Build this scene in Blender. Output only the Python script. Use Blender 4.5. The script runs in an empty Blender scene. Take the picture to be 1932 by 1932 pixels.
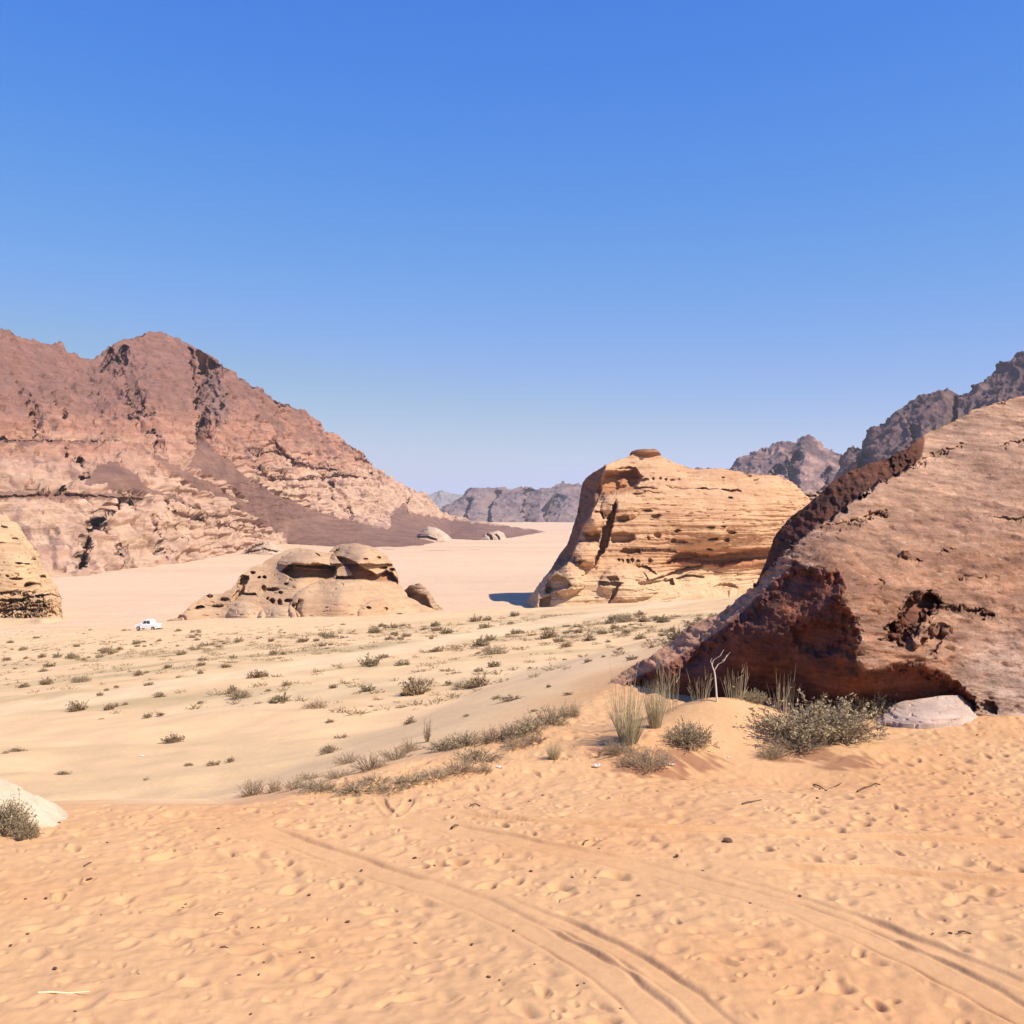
import bpy, bmesh, math, random
import numpy as np
from mathutils import Vector

# ------------------------------------------------------------------ camera, sky, sun, exposure
F = 966.0 / math.tan(math.radians(26.0))     # focal length in 1932-px units
CZ = 33.0                                    # eye height above the desert plain (z = 0)
scene = bpy.context.scene
cam_d = bpy.data.cameras.new("camera")
cam = bpy.data.objects.new("camera", cam_d)
scene.collection.objects.link(cam)
cam.location = (0, 0, CZ)
cam.rotation_euler = (math.radians(90), 0, 0)
cam_d.sensor_width = 36.0
cam_d.lens = 36.0 / (2 * math.tan(math.radians(26.0)))
cam_d.clip_start = 0.1
cam_d.clip_end = 40000
scene.camera = cam

SUN_EL = math.radians(47)
SUN_AZ = math.radians(29)      # from +X towards -Y (the camera's side)
SDIR = Vector((math.cos(SUN_EL) * math.cos(SUN_AZ), -math.cos(SUN_EL) * math.sin(SUN_AZ), math.sin(SUN_EL)))
SKY_CURVE = [[(71, 66), (100, 101), (138, 140), (205, 184)], [(118, 127), (151, 156), (188, 177), (230, 198)], [(174, 221), (206, 228), (231, 231), (241, 222)]]   # darker, bluer high-desert sky
world = bpy.data.worlds.new("World")
scene.world = world
world.use_nodes = True
wn, wl = world.node_tree.nodes, world.node_tree.links
wn.clear()
sky = wn.new("ShaderNodeTexSky"); sky.sky_type = 'NISHITA'; sky.sun_disc = False
sky.sun_elevation = SUN_EL
sky.sun_rotation = math.atan2(SDIR.x, SDIR.y)
sky.altitude = 900; sky.air_density = 1.0; sky.dust_density = 0.25; sky.ozone_density = 3.2
hs = wn.new("ShaderNodeHueSaturation"); hs.inputs['Saturation'].default_value = 1.22
hs.inputs['Value'].default_value = 0.13          # into the 0..1 range of the grading curve
cv = wn.new("ShaderNodeRGBCurve"); gn = wn.new("ShaderNodeVectorMath"); gn.operation = 'SCALE'; gn.inputs['Scale'].default_value = 1 / 0.13
def _lin(c): c /= 255.0; return c / 12.92 if c <= .04045 else ((c + .055) / 1.055) ** 2.4
for ch, pts in enumerate(SKY_CURVE):
    cu = cv.mapping.curves[ch]
    for i, (a_, b_) in enumerate(pts):
        a_, b_ = _lin(a_), _lin(b_)
        if i == 0: cu.points[0].location = (0, 0)
        cu.points.new(a_, b_)
    cu.points[-1].location = (1, _lin(pts[-1][1]) * 1.02)
cv.mapping.update()
bg = wn.new("ShaderNodeBackground"); bg.inputs['Strength'].default_value = 0.0945
wo = wn.new("ShaderNodeOutputWorld")
wl.new(sky.outputs[0], hs.inputs['Color']); wl.new(hs.outputs[0], cv.inputs['Color']); wl.new(cv.outputs[0], gn.inputs[0]); wl.new(gn.outputs[0], bg.inputs['Color']); wl.new(bg.outputs[0], wo.inputs['Surface'])
sun_d = bpy.data.lights.new("sun", 'SUN'); sun_d.energy = 5.0; sun_d.angle = math.radians(0.53)
sun_d.color = (1.0, 0.91, 0.76)
sun = bpy.data.objects.new("sun", sun_d); scene.collection.objects.link(sun)
sun.rotation_euler = SDIR.to_track_quat('Z', 'Y').to_euler()
sun.location = (0, 0, 300)
vs = scene.view_settings
vs.view_transform = 'Standard'; vs.look = 'None'; vs.gamma = 1.0; vs.exposure = 0.5; vs.use_curve_mapping = False
scene.cycles.max_bounces = 6; scene.cycles.diffuse_bounces = 4; scene.cycles.volume_bounces = 1
scene.cycles.use_denoising = True

RNG = np.random.RandomState(7)
random.seed(7)
f32 = np.float32
ALB = 0.77        # common scale of every rock, sand and plant colour

# ------------------------------------------------------------------ noise
_perm = np.random.RandomState(11).permutation(256).astype(np.int32)
_perm = np.concatenate([_perm, _perm, _perm])
_g = np.random.RandomState(5).normal(size=(256, 3)).astype(f32)
_g /= np.linalg.norm(_g, axis=1, keepdims=True)

def noise(x, y, z=0.0, seed=0):
    x = np.asarray(x, f32) + f32(seed * 17.31); y = np.asarray(y, f32) + f32(seed * 5.77)
    z = np.asarray(z, f32) + f32(seed * 9.13) + np.zeros_like(x)
    xi = np.floor(x).astype(np.int32); yi = np.floor(y).astype(np.int32); zi = np.floor(z).astype(np.int32)
    fx = x - xi; fy = y - yi; fz = z - zi
    u = fx * fx * fx * (fx * (fx * 6 - 15) + 10); v = fy * fy * fy * (fy * (fy * 6 - 15) + 10); w = fz * fz * fz * (fz * (fz * 6 - 15) + 10)
    xi &= 255; yi &= 255; zi &= 255
    def c(a, b, d):
        h = _perm[_perm[_perm[(xi + a) & 255] + ((yi + b) & 255)] + ((zi + d) & 255)]
        gg = _g[h]
        return gg[..., 0] * (fx - a) + gg[..., 1] * (fy - b) + gg[..., 2] * (fz - d)
    r = 0
    x00 = c(0,0,0); x00 += u * (c(1,0,0) - x00); x10 = c(0,1,0); x10 += u * (c(1,1,0) - x10)
    x01 = c(0,0,1); x01 += u * (c(1,0,1) - x01); x11 = c(0,1,1); x11 += u * (c(1,1,1) - x11)
    x00 += v * (x10 - x00); x01 += v * (x11 - x01)
    return (x00 + w * (x01 - x00)) * 1.5

def fbm(x, y, z=0.0, octv=4, seed=0, gain=0.5):
    s = 0; a = 1.0; t = 0
    for i in range(octv):
        s = s + a * noise(x * 2**i, y * 2**i, z * 2**i if not np.isscalar(z) else z, seed + i)
        t += a; a *= gain
    return s / t

def sstep(a, b, x):
    t = np.clip((x - a) / (b - a), 0, 1)
    return t * t * (3 - 2 * t)

def seg_dist(px, py, poly, closed=False):
    """distance to a polyline, plus the signed side (+ = left of travel direction with y up) and arclength parameter"""
    best = np.full(px.shape, 1e9, f32); side = np.zeros(px.shape, f32); arc = np.zeros(px.shape, f32)
    n = len(poly); L = 0.0
    for i in range(n if closed else n - 1):
        ax, ay = poly[i]; bx, by = poly[(i + 1) % n]
        dx, dy = bx - ax, by - ay; l2 = dx * dx + dy * dy + 1e-9
        t = np.clip(((px - ax) * dx + (py - ay) * dy) / l2, 0, 1)
        ex = px - ax - t * dx; ey = py - ay - t * dy
        d = np.sqrt(ex * ex + ey * ey)
        m = d < best
        best = np.where(m, d, best)
        side = np.where(m, dx * ey - dy * ex, side)
        arc = np.where(m, L + t * math.sqrt(l2), arc)
        L += math.sqrt(l2)
    return best, side, arc

def inside(px, py, poly):
    r = np.zeros(px.shape, bool); n = len(poly)
    for i in range(n):
        ax, ay = poly[i]; bx, by = poly[(i + 1) % n]
        if ay == by: continue
        c = ((ay > py) != (by > py)) & (px < (bx - ax) * (py - ay) / (by - ay) + ax)
        r ^= c
    return r

# ------------------------------------------------------------------ scene helpers
def link(o, parent=None):
    scene.collection.objects.link(o)
    if parent is not None: o.parent = parent
    return o
def tag(o, label=None, cat=None, group=None, kind=None):
    if label: o['label'] = label
    if cat: o['category'] = cat
    if group: o['group'] = group
    if kind: o['kind'] = kind
    return o
def empty(name, loc=(0,0,0), rz=0.0):
    o = bpy.data.objects.new(name, None); o.location = loc; o.rotation_euler = (0, 0, rz); o.empty_display_size = 0.2
    return link(o)
def raw_mesh(name, V, Q, mat, col=None, smooth=True, parent=None, faces_n=4):
    me = bpy.data.meshes.new(name)
    V = np.ascontiguousarray(V, f32).reshape(-1, 3); Q = np.ascontiguousarray(Q, np.int32).reshape(-1, faces_n)
    me.vertices.add(len(V)); me.vertices.foreach_set('co', V.ravel())
    me.loops.add(Q.size); me.loops.foreach_set('vertex_index', Q.ravel())
    me.polygons.add(len(Q))
    me.polygons.foreach_set('loop_start', np.arange(0, Q.size, faces_n, dtype=np.int32))
    me.polygons.foreach_set('loop_total', np.full(len(Q), faces_n, np.int32))
    me.polygons.foreach_set('use_smooth', np.full(len(Q), smooth, bool))
    me.update(calc_edges=True)
    if col is not None:
        a = me.color_attributes.new('Col', 'FLOAT_COLOR', 'POINT')
        c = np.ones((len(V), 4), f32); c[:, :3] = np.asarray(col).reshape(-1, 3) * ALB
        a.data.foreach_set('color', c.ravel())
    if mat: me.materials.append(mat)
    o = bpy.data.objects.new(name, me)
    return link(o, parent)
def grid_quads(nr, nc, wrap=False):
    i = np.arange(nr - 1)[:, None]; j = np.arange(nc if wrap else nc - 1)[None, :]
    j2 = (j + 1) % nc
    return np.stack([i * nc + j, i * nc + j2, (i + 1) * nc + j2, (i + 1) * nc + j], -1).reshape(-1, 4)
def bm_obj(name, bm, mat, parent=None, smooth=False):
    me = bpy.data.meshes.new(name); bm.to_mesh(me); bm.free()
    if smooth:
        for p in me.polygons: p.use_smooth = True
    me.materials.append(mat)
    return link(bpy.data.objects.new(name, me), parent)

# ------------------------------------------------------------------ materials
def mat_simple(name, col, rough=0.8, spec=0.3, noise_scale=0, noise_amt=0.2, metallic=0.0):
    m = bpy.data.materials.new(name); m.use_nodes = True
    nt = m.node_tree; b = nt.nodes['Principled BSDF']
    b.inputs['Roughness'].default_value = rough; b.inputs['Specular IOR Level'].default_value = spec
    b.inputs['Metallic'].default_value = metallic
    b.inputs['Base Color'].default_value = (*col, 1)
    if noise_scale:
        tc = nt.nodes.new('ShaderNodeTexCoord'); n = nt.nodes.new('ShaderNodeTexNoise'); n.inputs['Scale'].default_value = noise_scale
        r = nt.nodes.new('ShaderNodeMixRGB'); r.inputs[1].default_value = (*[c * (1 - noise_amt) for c in col], 1)
        r.inputs[2].default_value = (*[min(1, c * (1 + noise_amt)) for c in col], 1)
        nt.links.new(tc.outputs['Object'], n.inputs['Vector']); nt.links.new(n.outputs[0], r.inputs[0]); nt.links.new(r.outputs[0], b.inputs['Base Color'])
    return m

def mat_rock(name, scale, aniso=3.0, bump=0.4, bdist=0.1, mottle=0.25, streak=0.15, fine=1.0):
    """vertex colour = the rock's own colour; noise mottling, bedding streaks and grain; scale = metres of a mottle patch"""
    m = bpy.data.materials.new(name); m.use_nodes = True
    nt = m.node_tree; N, L = nt.nodes, nt.links; b = N['Principled BSDF']
    b.inputs['Roughness'].default_value = 0.92; b.inputs['Specular IOR Level'].default_value = 0.12
    at = N.new('ShaderNodeAttribute'); at.attribute_name = 'Col'
    geo = N.new('ShaderNodeNewGeometry')
    def nz(sx, sz, detail=6, rough=0.6, loc=(0,0,0)):
        mp = N.new('ShaderNodeMapping'); mp.inputs['Scale'].default_value = (1/sx, 1/sx, 1/sz); mp.inputs['Location'].default_value = loc
        n = N.new('ShaderNodeTexNoise'); n.inputs['Scale'].default_value = 1.0; n.inputs['Detail'].default_value = detail; n.inputs['Roughness'].default_value = rough
        L.new(geo.outputs['Position'], mp.inputs['Vector']); L.new(mp.outputs[0], n.inputs['Vector'])
        return n.outputs[0]
    n1 = nz(scale, scale / 1.3, 8, 0.65)
    n2 = nz(scale * 2.5, scale / aniso / 1.5, 5, 0.6, (31, 7, 3))
    n3 = nz(scale * 0.12 * fine, scale * 0.12 * fine / 1.6, 6, 0.7, (5, 70, 3))
    def mr(src, a, c):
        r = N.new('ShaderNodeMapRange'); r.inputs['From Min'].default_value = 0.3; r.inputs['From Max'].default_value = 0.7
        r.inputs['To Min'].default_value = a; r.inputs['To Max'].default_value = c; L.new(src, r.inputs['Value']); return r.outputs[0]
    def mul(a, bb):
        r = N.new('ShaderNodeMath'); r.operation = 'MULTIPLY'; L.new(a, r.inputs[0]); L.new(bb, r.inputs[1]); return r.outputs[0]
    f = mul(mul(mr(n1, 1 - mottle, 1 + mottle), mr(n2, 1 - streak, 1 + streak)), mr(n3, 1 - mottle * 0.5, 1 + mottle * 0.5))
    vm = N.new('ShaderNodeVectorMath'); vm.operation = 'SCALE'
    L.new(at.outputs['Color'], vm.inputs[0]); L.new(f, vm.inputs['Scale'])
    L.new(vm.outputs[0], b.inputs['Base Color'])
    ad = N.new('ShaderNodeMath'); ad.operation = 'ADD'; L.new(n2, ad.inputs[0]); L.new(n3, ad.inputs[1])
    bp = N.new('ShaderNodeBump'); bp.inputs['Strength'].default_value = bump; bp.inputs['Distance'].default_value = bdist
    L.new(ad.outputs[0], bp.inputs['Height']); L.new(bp.outputs[0], b.inputs['Normal'])
    return m

# ------------------------------------------------------------------ ground height
def pw(px, z):  # world x,y for an image column at horizontal distance, helper for plane z
    return px
EDGE = [(-400, 14), (-40, 12.0), (-12, 12.2), (-7.3, 12.4), (-5.4, 12.85), (-3.4, 13.06), (-2.8, 13.6), (-1.56, 15.0), (-.55, 16.4), (.3, 17.65), (1.24, 19.06), (2.6, 23), (6, 32), (14, 46), (30, 70), (200, 100), (900, 200)]
_s = np.array([0, 3, 7, 20, 33, 57, 87, 167, 230, 290, 380, 20000.0]); _f = np.array([0,.75, 2.0, 3.3, 4.7, 7.5, 10.8, 19.6, 25.4, 28.8, 29.4, 29.4])
_q = np.linspace(math.log(2), math.log(3000), 1400); _t = np.interp(np.exp(_q) - 2, _s, _f)
_k = np.hanning(61); _k /= _k.sum(); _t = np.convolve(np.pad(_t, 30, mode='edge'), _k, 'valid')
MOUNDS = [  # x, y, sx, sy, h
    (3.3, 17.0, 1.35, 0.75, 0.55), (4.1, 17.6, 1.5, 0.8, 0.18), (1.9, 15.9, 1.0, 0.7, 0.28), (5.2, 15.9, 0.9, 0.6, 0.16), (-0.9, 15.0, 1.4, 0.5, 0.14),
    (0.5, 16.6, 0.7, 0.6, 0.16), (7.8, 17.8, 1.6, 0.7, 0.12), (2.6, 14.9,.7,.35, -0.10), (3.9, 14.6,.9,.5, -0.12), (-5.9, 10.8, 0.7, 0.6, 0.12), (-1.8, 14.2, 1.0, 0.35, 0.12)]
def H(x, y):
    x = np.asarray(x, f32); y = np.asarray(y, f32)
    d, side, _ = seg_dist(x, y, EDGE)
    beyond = side > 0
    fz = np.interp(np.log(np.where(beyond, d, 0) + 2), _q, _t)
    z = (CZ - 3.6) - fz
    z = z - np.where(beyond, 0, 0.0)
    for mx, my, sx, sy, h in MOUNDS:
        z = z + h * np.exp(-((x - mx) / sx) ** 2 - ((y - my) / sy) ** 2)
    r = np.sqrt(x * x + y * y)
    amp = sstep(10, 60, r)
    z = z + 0.05 * noise(x / 2.2, y / 2.2, seed=3) * (1 - 0.5 * amp) + 0.12 * (1 - amp) * noise(x / 6.0, y / 6.0, seed=4) 
    am2 = sstep(20, 60, r) * (1 - sstep(900, 1500, r) * 0.7)
    z = z + am2 * (0.35 * noise(x / 22, y / 30, seed=5) + 0.16 * noise(x / 7, y / 9, seed=6))
    return z

def gpick(px, py):
    """world point where the line of sight through an image point meets the ground"""
    px = np.atleast_1d(np.asarray(px, float)); py = np.atleast_1d(np.asarray(py, float))
    D = np.geomspace(4, 2500, 900)[None, :]
    X = (px[:, None] - 966) / F * D; Z = CZ + (966 - py[:, None]) / F * D
    h = H(X, np.broadcast_to(D, X.shape))
    hit = h >= Z
    k = np.where(hit.any(1), hit.argmax(1), 899)
    k0 = np.maximum(k - 1, 0); i = np.arange(len(px))
    a = (Z - h)[i, k0]; b = (Z - h)[i, k]
    t = np.clip(a / (a - b + 1e-9), 0, 1)
    Dh = D[0, k0] * (1 - t) + D[0, k] * t
    x = (px - 966) / F * Dh
    return np.stack([x, Dh, H(x, Dh)], -1)
def gp(px, py): return gpick([px], [py])[0]

# tyre tracks, drawn as ruts in the sand
def trk(pts): return [tuple(p[:2]) for p in gpick([p[0] for p in pts], [p[1] for p in pts])]
RUTS = [  # polyline, half width, depth
    (trk([(470,1560),(560,1590),(660,1626),(740,1655),(820,1676),(900,1705),(990,1748),(1060,1786),(1150,1838),(1215,1895),(1262,1945)]), 0.17,.055),
    (trk([(910,1690),(1000,1722),(1080,1752),(1150,1786),(1219,1825),(1300,1880),(1370,1945)]), 0.12,.045),
    (trk([(760,1545),(889,1570),(1045,1601),(1130,1618),(1229,1642),(1300,1660),(1380,1680),(1499,1713),(1620,1761),(1720,1805),(1811,1850),(1940,1920)]), 0.17,.06),
    (trk([(1321,1650),(1420,1672),(1499,1696),(1608,1731),(1700,1765),(1775,1795),(1860,1828),(1950,1866)]), 0.10,.045),
    (trk([(820,1530),(990,1547),(1110,1553),(1230,1561),(1350,1566),(1470,1570),(1571,1576),(1666,1580),(1800,1585),(1960,1592)]), 0.08, .10),
    (trk([(1400,1630),(1542,1639),(1655,1642),(1775,1652),(1850,1658),(1960,1668)]), 0.10, .10),
    (trk([(712,1495),(728,1525),(745,1541)]),.06,.04), (trk([(775,1498),(768,1520),(748,1541)]),.06,.04),
]
def dents(x, y, cell, rmin, rmax, prob, depth, seed):
    """footprints: elongated pits, one per jittered cell"""
    rs = np.random.RandomState(seed); T = rs.rand(7, 64, 64).astype(f32)
    ci = np.floor(x / cell).astype(int); cj = np.floor(y / cell).astype(int)
    out = np.zeros(x.shape, f32)
    for a in (-1, 0, 1):
        for b in (-1, 0, 1):
            I = (ci + a); J = (cj + b); k = (I & 63, J & 63)
            cx = (I + T[0][k]) * cell; cy = (J + T[1][k]) * cell
            th = T[2][k] * np.pi; r = rmin + (rmax - rmin) * T[3][k]; el = 0.45 + 0.4 * T[4][k]
            dx = x - cx; dy = y - cy
            u = (dx * np.cos(th) + dy * np.sin(th)) / r; v = (-dx * np.sin(th) + dy * np.cos(th)) / (r * el)
            q = np.sqrt(u * u + v * v)
            pit = -(1 - sstep(0.1, 1.0, q)) + 0.14 * np.exp(-((q - 1.15) / 0.22) ** 2)
            out += np.where(T[5][k] < prob, pit * depth * (0.4 + 0.8 * T[6][k]), 0)
    return out

def rut_fields(x, y):
    dz = np.zeros(x.shape, f32); calm = np.zeros(x.shape, f32)
    for poly, hw, dep in RUTS:
        dep = dep * .85
        d, side, arc = seg_dist(x, y, poly)
        d = d + 0.03 * noise(x / .35, y / .35, seed=21)
        tread = 0.012 * np.sin(arc * 2 * np.pi / 0.085 + side * 14)
        L = arc.max() + 1e-6
        fade = sstep(0, 0.6, arc) * (0.55 + 0.45 * sstep(-.2,.25, noise(x / 1.3, y / 1.3, seed=22)))
        inner = 1 - sstep(hw * 0.75, hw * 1.1, d)
        grv = np.exp(-((d - hw * .88) / .026) ** 2) if hw > .11 else inner
        dz += fade * (-dep * .26 * inner - dep * .85 * grv * (.6 + .4 * noise(x / .4, y / .4, seed=23)) + 0.014 * np.exp(-((d - hw * 1.35) / (hw * .25 + .015)) ** 2))
        calm = np.maximum(calm, 1 - sstep(hw * 1.1, hw * 1.9, d))
    return dz, calm

ROADS = [(trk([(-120,1360),(0,1342),(200,1313),(420,1278),(600,1251),(700,1234),(850,1208),(1000,1182),(1130,1161),(1260,1142),(1400,1122)]), 1.0),
         (trk([(430,1330),(700,1292),(960,1262),(1180,1240),(1300,1225)]), 0.5),
         (trk([(880,1190),(940,1178),(1010,1172)]), 0.6)]
GREEN = trk([(-50,1296),(120,1275),(300,1262),(450,1250),(620,1232),(760,1215),(880,1200)])

def build_ground():
    # rings around the camera position, finer where the sand is close
    a = np.concatenate([np.linspace(-180, -75, 60, endpoint=False), np.linspace(-75, -31, 90, endpoint=False), np.linspace(-31, 31, 1240, endpoint=False),
                        np.linspace(31, 75, 90, endpoint=False), np.linspace(75, 180, 60, endpoint=False)])
    r = np.concatenate([np.geomspace(0.8, 6.2, 50, endpoint=False), np.geomspace(6.2, 24, 760, endpoint=False), np.geomspace(24, 500, 520, endpoint=False), np.geomspace(500, 8500, 170)])
    A, R = np.meshgrid(np.radians(a), r)
    x = (R * np.sin(A)).astype(f32); y = (R * np.cos(A)).astype(f32)
    z = H(x, y)
    d, side, _ = seg_dist(x, y, EDGE); s = np.where(side > 0, d, -d)
    nr = int((r < 24).sum())
    xs, ys = x[:nr], y[:nr]; rr = R[:nr]
    dz, calm = rut_fields(xs, ys)
    slip = np.exp(-(((xs - 4.0) / 1.3) ** 2 + ((ys - 15.6) / .9) ** 2))      # fresh smooth sand below the mound
    mnd = np.exp(-(((xs - 3.2) / 1.6) ** 2 + ((ys - 17.0) / .9) ** 2))
    quiet = np.clip(calm + slip + mnd + sstep(-.3,.5, s[:nr]), 0, 1)
    w = xs + 0.05 * noise(xs / .3, ys / .3, seed=31); v = ys + 0.05 * noise(xs / .3, ys / .3, seed=32)
    dens = 0.65 + 0.5 * noise(xs / 2.5, ys / 2.5, seed=33)
    D1 = dents(w, v, 0.34, 0.10, 0.17, 0.55, 0.070, 1) + dents(w, v, 0.19, 0.04, 0.08, 0.45, 0.034, 2) + dents(w + 7, v + 3, 0.5, 0.12, 0.20, 0.26, 0.055, 9)
    lump = 0.016 * noise(xs / .22, ys / .22, seed=34) + 0.008 * noise(xs / .1, ys / .1, seed=35) + .012 * noise(xs / .55, ys / .55, seed=36)
    lf = sstep(-7.5, -2.0, xs + 0.25 * (ys - 8)) * 0.65 + 0.35
    z[:nr] += dz + (1 - quiet) * (D1 * np.clip(dens,.2, 1.2) + lump) * lf + quiet * lump * .25 
    # slope beyond the edge: little hummocks gathered by the shrubs, wind streaks
    m = sstep(2, 8, s) * (1 - sstep(250, 420, s))
    xr = x * .97 - y * .23; yr = y * .97 + x * .23
    z += m * (0.07 * noise(xr / 1.4, yr / 1.1, seed=41) + 0.16 * np.maximum(0, noise(xr / 3.6, yr / 1.8, seed=42) - .15))
    # colour of the sand itself
    near = np.array([.70, .402, .203]); slope = np.array([.86, .565, .31]); plain = np.array([.78, .53, .345])
    k1 = sstep(-.4, 2.5, s + .5 * noise(x / 1.5, y / 1.5, seed=51))[..., None]; k2 = sstep(170, 330, s + 25 * noise(x / 40, y / 40, seed=52))[..., None]
    C = near * (1 - k1) + slope * k1; C = C * (1 - k2) + plain * k2
    k3 = sstep(10, 60, s)[..., None] * (1 - k2); C = C * (1 + 0.04 * k3)
    C = C * (1 + 0.06 * fbm(x / 3, y / 3, octv=3, seed=53))[..., None]
    red = (sstep(-.1,.5, noise(x / 3.2, y / 2.4, seed=54)) * (1 - k1[..., 0]))[..., None]
    C = C * (1 - red * np.array([.02,.09,.14]))
    for g, wd in ((GREEN, 26.0),):
        dd, _, _ = seg_dist(x, y, g)
        st = fbm(xr / 34, yr / 4.0, octv=3, seed=55)
        kk = (np.exp(-(dd / wd) ** 2) * sstep(-.12, .3, st) * .65 + sstep(60, 110, s) * (1 - sstep(250, 330, s)) * sstep(-.05,.35, st) * .20)[..., None]
        C = C * (1 - kk) + np.array([.42,.34,.17]) * kk
    for poly, al in ROADS:
        dd, _, arc = seg_dist(x, y, poly)
        kk = ((1 - sstep(1.3, 3.2, dd + .6 * noise(x / 5, y / 5, seed=56))) * al * .85)[..., None]
        C = C * (1 - kk) + np.array([.90,.63,.37]) * kk
    for mx, my, sx, sy in ((2.05, 15.0, .65, .42), (2.6, 15.35, .55, .30), (4.3, 15.7, .55, .30), (1.55, 15.5, .5, .22), (4.9, 15.3, .5, .25)):
        u = np.exp(-((x - mx) / sx) ** 2 - ((y - my) / sy) ** 2)
        kk = (sstep(.25, .7, u + .8 * noise((x + y) / .12, (y - x) / .5, seed=58)) * sstep(.2, .5, u) * .75)[..., None]
        C = C * (1 - kk) + np.array([.33, .15, .085]) * kk  # brown root litter plus the plants' shadows, both coloured onto the sand
    # the far plain has paler and darker sheets of sand
    fp = (sstep(300, 420, s) * noise(x / 300, y / 60, seed=57))[..., None]
    C = C * (1 + .10 * fp)
    m = bpy.data.materials.new('sand'); m.use_nodes = True
    nt = m.node_tree; N, L = nt.nodes, nt.links; b = N['Principled BSDF']
    b.inputs['Roughness'].default_value = .95; b.inputs['Specular IOR Level'].default_value = .08
    at = N.new('ShaderNodeAttribute'); at.attribute_name = 'Col'; geo = N.new('ShaderNodeNewGeometry')
    def nz(sc, det, stretch=(1,1,1)):
        mp = N.new('ShaderNodeMapping'); mp.inputs['Scale'].default_value = stretch; mp.inputs['Rotation'].default_value = (0, 0,.25)
        n = N.new('ShaderNodeTexNoise'); n.inputs['Scale'].default_value = sc; n.inputs['Detail'].default_value = det; n.inputs['Roughness'].default_value = .62
        L.new(geo.outputs['Position'], mp.inputs['Vector']); L.new(mp.outputs[0], n.inputs['Vector']); return n.outputs[0]
    n1 = nz(9, 7); n2 = nz(1.1, 5); n3 = nz(.06, 6, (.35, 1, 1))
    def mr(src, lo, hi):
        q = N.new('ShaderNodeMapRange'); q.inputs['From Min'].default_value = .3; q.inputs['From Max'].default_value = .7; q.inputs['To Min'].default_value = lo; q.inputs['To Max'].default_value = hi
        L.new(src, q.inputs['Value']); return q.outputs[0]
    def mul(p, q):
        t = N.new('ShaderNodeMath'); t.operation = 'MULTIPLY'; L.new(p, t.inputs[0]); L.new(q, t.inputs[1]); return t.outputs[0]
    f = mul(mul(mr(n1,.94, 1.06), mr(n2,.95, 1.05)), mr(n3,.95, 1.05))
    vm = N.new('ShaderNodeVectorMath'); vm.operation = 'SCALE'; L.new(at.outputs['Color'], vm.inputs[0]); L.new(f, vm.inputs['Scale'])
    L.new(vm.outputs[0], b.inputs['Base Color'])
    bp = N.new('ShaderNodeBump'); bp.inputs['Strength'].default_value = .35; bp.inputs['Distance'].default_value = .03
    L.new(n1, bp.inputs['Height']); L.new(bp.outputs[0], b.inputs['Normal'])
    V = np.stack([x, y, z], -1)
    Q = grid_quads(len(r), len(a), wrap=True)[:, ::-1]
    o = raw_mesh('ground', V, Q, m, C)
    # close the disc under the camera
    return tag(o, 'orange and beige desert sand marked by footprints and tyre ruts', 'ground', kind='structure')

# ------------------------------------------------------------------ rock masses
def rbf(pts):
    P = np.array(pts, float); X = P[:, :2] / 100.0; v = P[:, 2]; n = len(P)
    K = np.sqrt(((X[:, None] - X[None]) ** 2).sum(-1) + 0.02)
    M = np.zeros((n + 3, n + 3)); M[:n, :n] = K; M[:n, n] = 1; M[:n, n+1:] = X; M[n, :n] = 1; M[n+1:, :n] = X.T
    w = np.linalg.solve(M + 1e-9 * np.eye(n + 3), np.concatenate([v, [0, 0, 0]]))
    def ev(px, py):
        x = px / 100.0; y = py / 100.0
        r = w[n] + w[n+1] * x + w[n+2] * y
        for i in range(n):
            r = r + w[i] * np.sqrt((x - X[i, 0]) ** 2 + (y - X[i, 1]) ** 2 + 0.02)
        return r.astype(f32)
    return ev

def f_poly(px, py, poly, depth, soft=4.0, hard_top=None):
    """hollow: pushed back inside the polygon, soft at its rim"""
    d, _, _ = seg_dist(px, py, poly, closed=True)
    return np.where(inside(px, py, poly), depth * sstep(0, soft, d), 0)
def f_side(px, py, line, depth, w, side=1):
    """pushed back on one side of a line, most at the line, fading over w (side 1 = below / left of a line drawn left to right / bottom to top)"""
    d, s, _ = seg_dist(px, py, line)
    x0 = min(p[0] for p in line); x1 = max(p[0] for p in line); y0 = min(p[1] for p in line); y1 = max(p[1] for p in line)
    on = (s * side > 0)
    # fade beyond the ends
    e = np.minimum(np.hypot(px - line[0][0], py - line[0][1]), np.hypot(px - line[-1][0], py - line[-1][1]))
    (ax, ay), (bx, by) = line[0], line[-1]
    t = ((px - ax) * (bx - ax) + (py - ay) * (by - ay)) / ((bx - ax) ** 2 + (by - ay) ** 2)
    return np.where(on & (t > -0.02) & (t < 1.02), depth * np.clip(1 - d / w, 0, 1) ** 1.3 * sstep(-.02,.10, t) * sstep(-.02,.10, 1 - t), 0)
def f_groove(px, py, line, depth, w):
    d, _, _ = seg_dist(px, py, line)
    return depth * (1 - sstep(w * .3, w, d))
def f_dome(px, py, cx, cy, rx, ry, rise, ang=0.0):
    """a bulge towards the viewer (negative push)"""
    c, s = math.cos(ang), math.sin(ang); dx = px - cx; dy = py - cy
    u = (dx * c + dy * s) / rx; v = (-dx * s + dy * c) / ry
    return -rise * np.sqrt(np.clip(1 - u * u - v * v, 0, 1))
def f_hole(px, py, cx, cy, rx, ry, depth, ang=0.0):
    c, s = math.cos(ang), math.sin(ang); dx = px - cx; dy = py - cy
    u = (dx * c + dy * s) / rx; v = (-dx * s + dy * c) / ry
    return depth * (1 - sstep(.45, 1.0, np.sqrt(u * u + v * v)))

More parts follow.
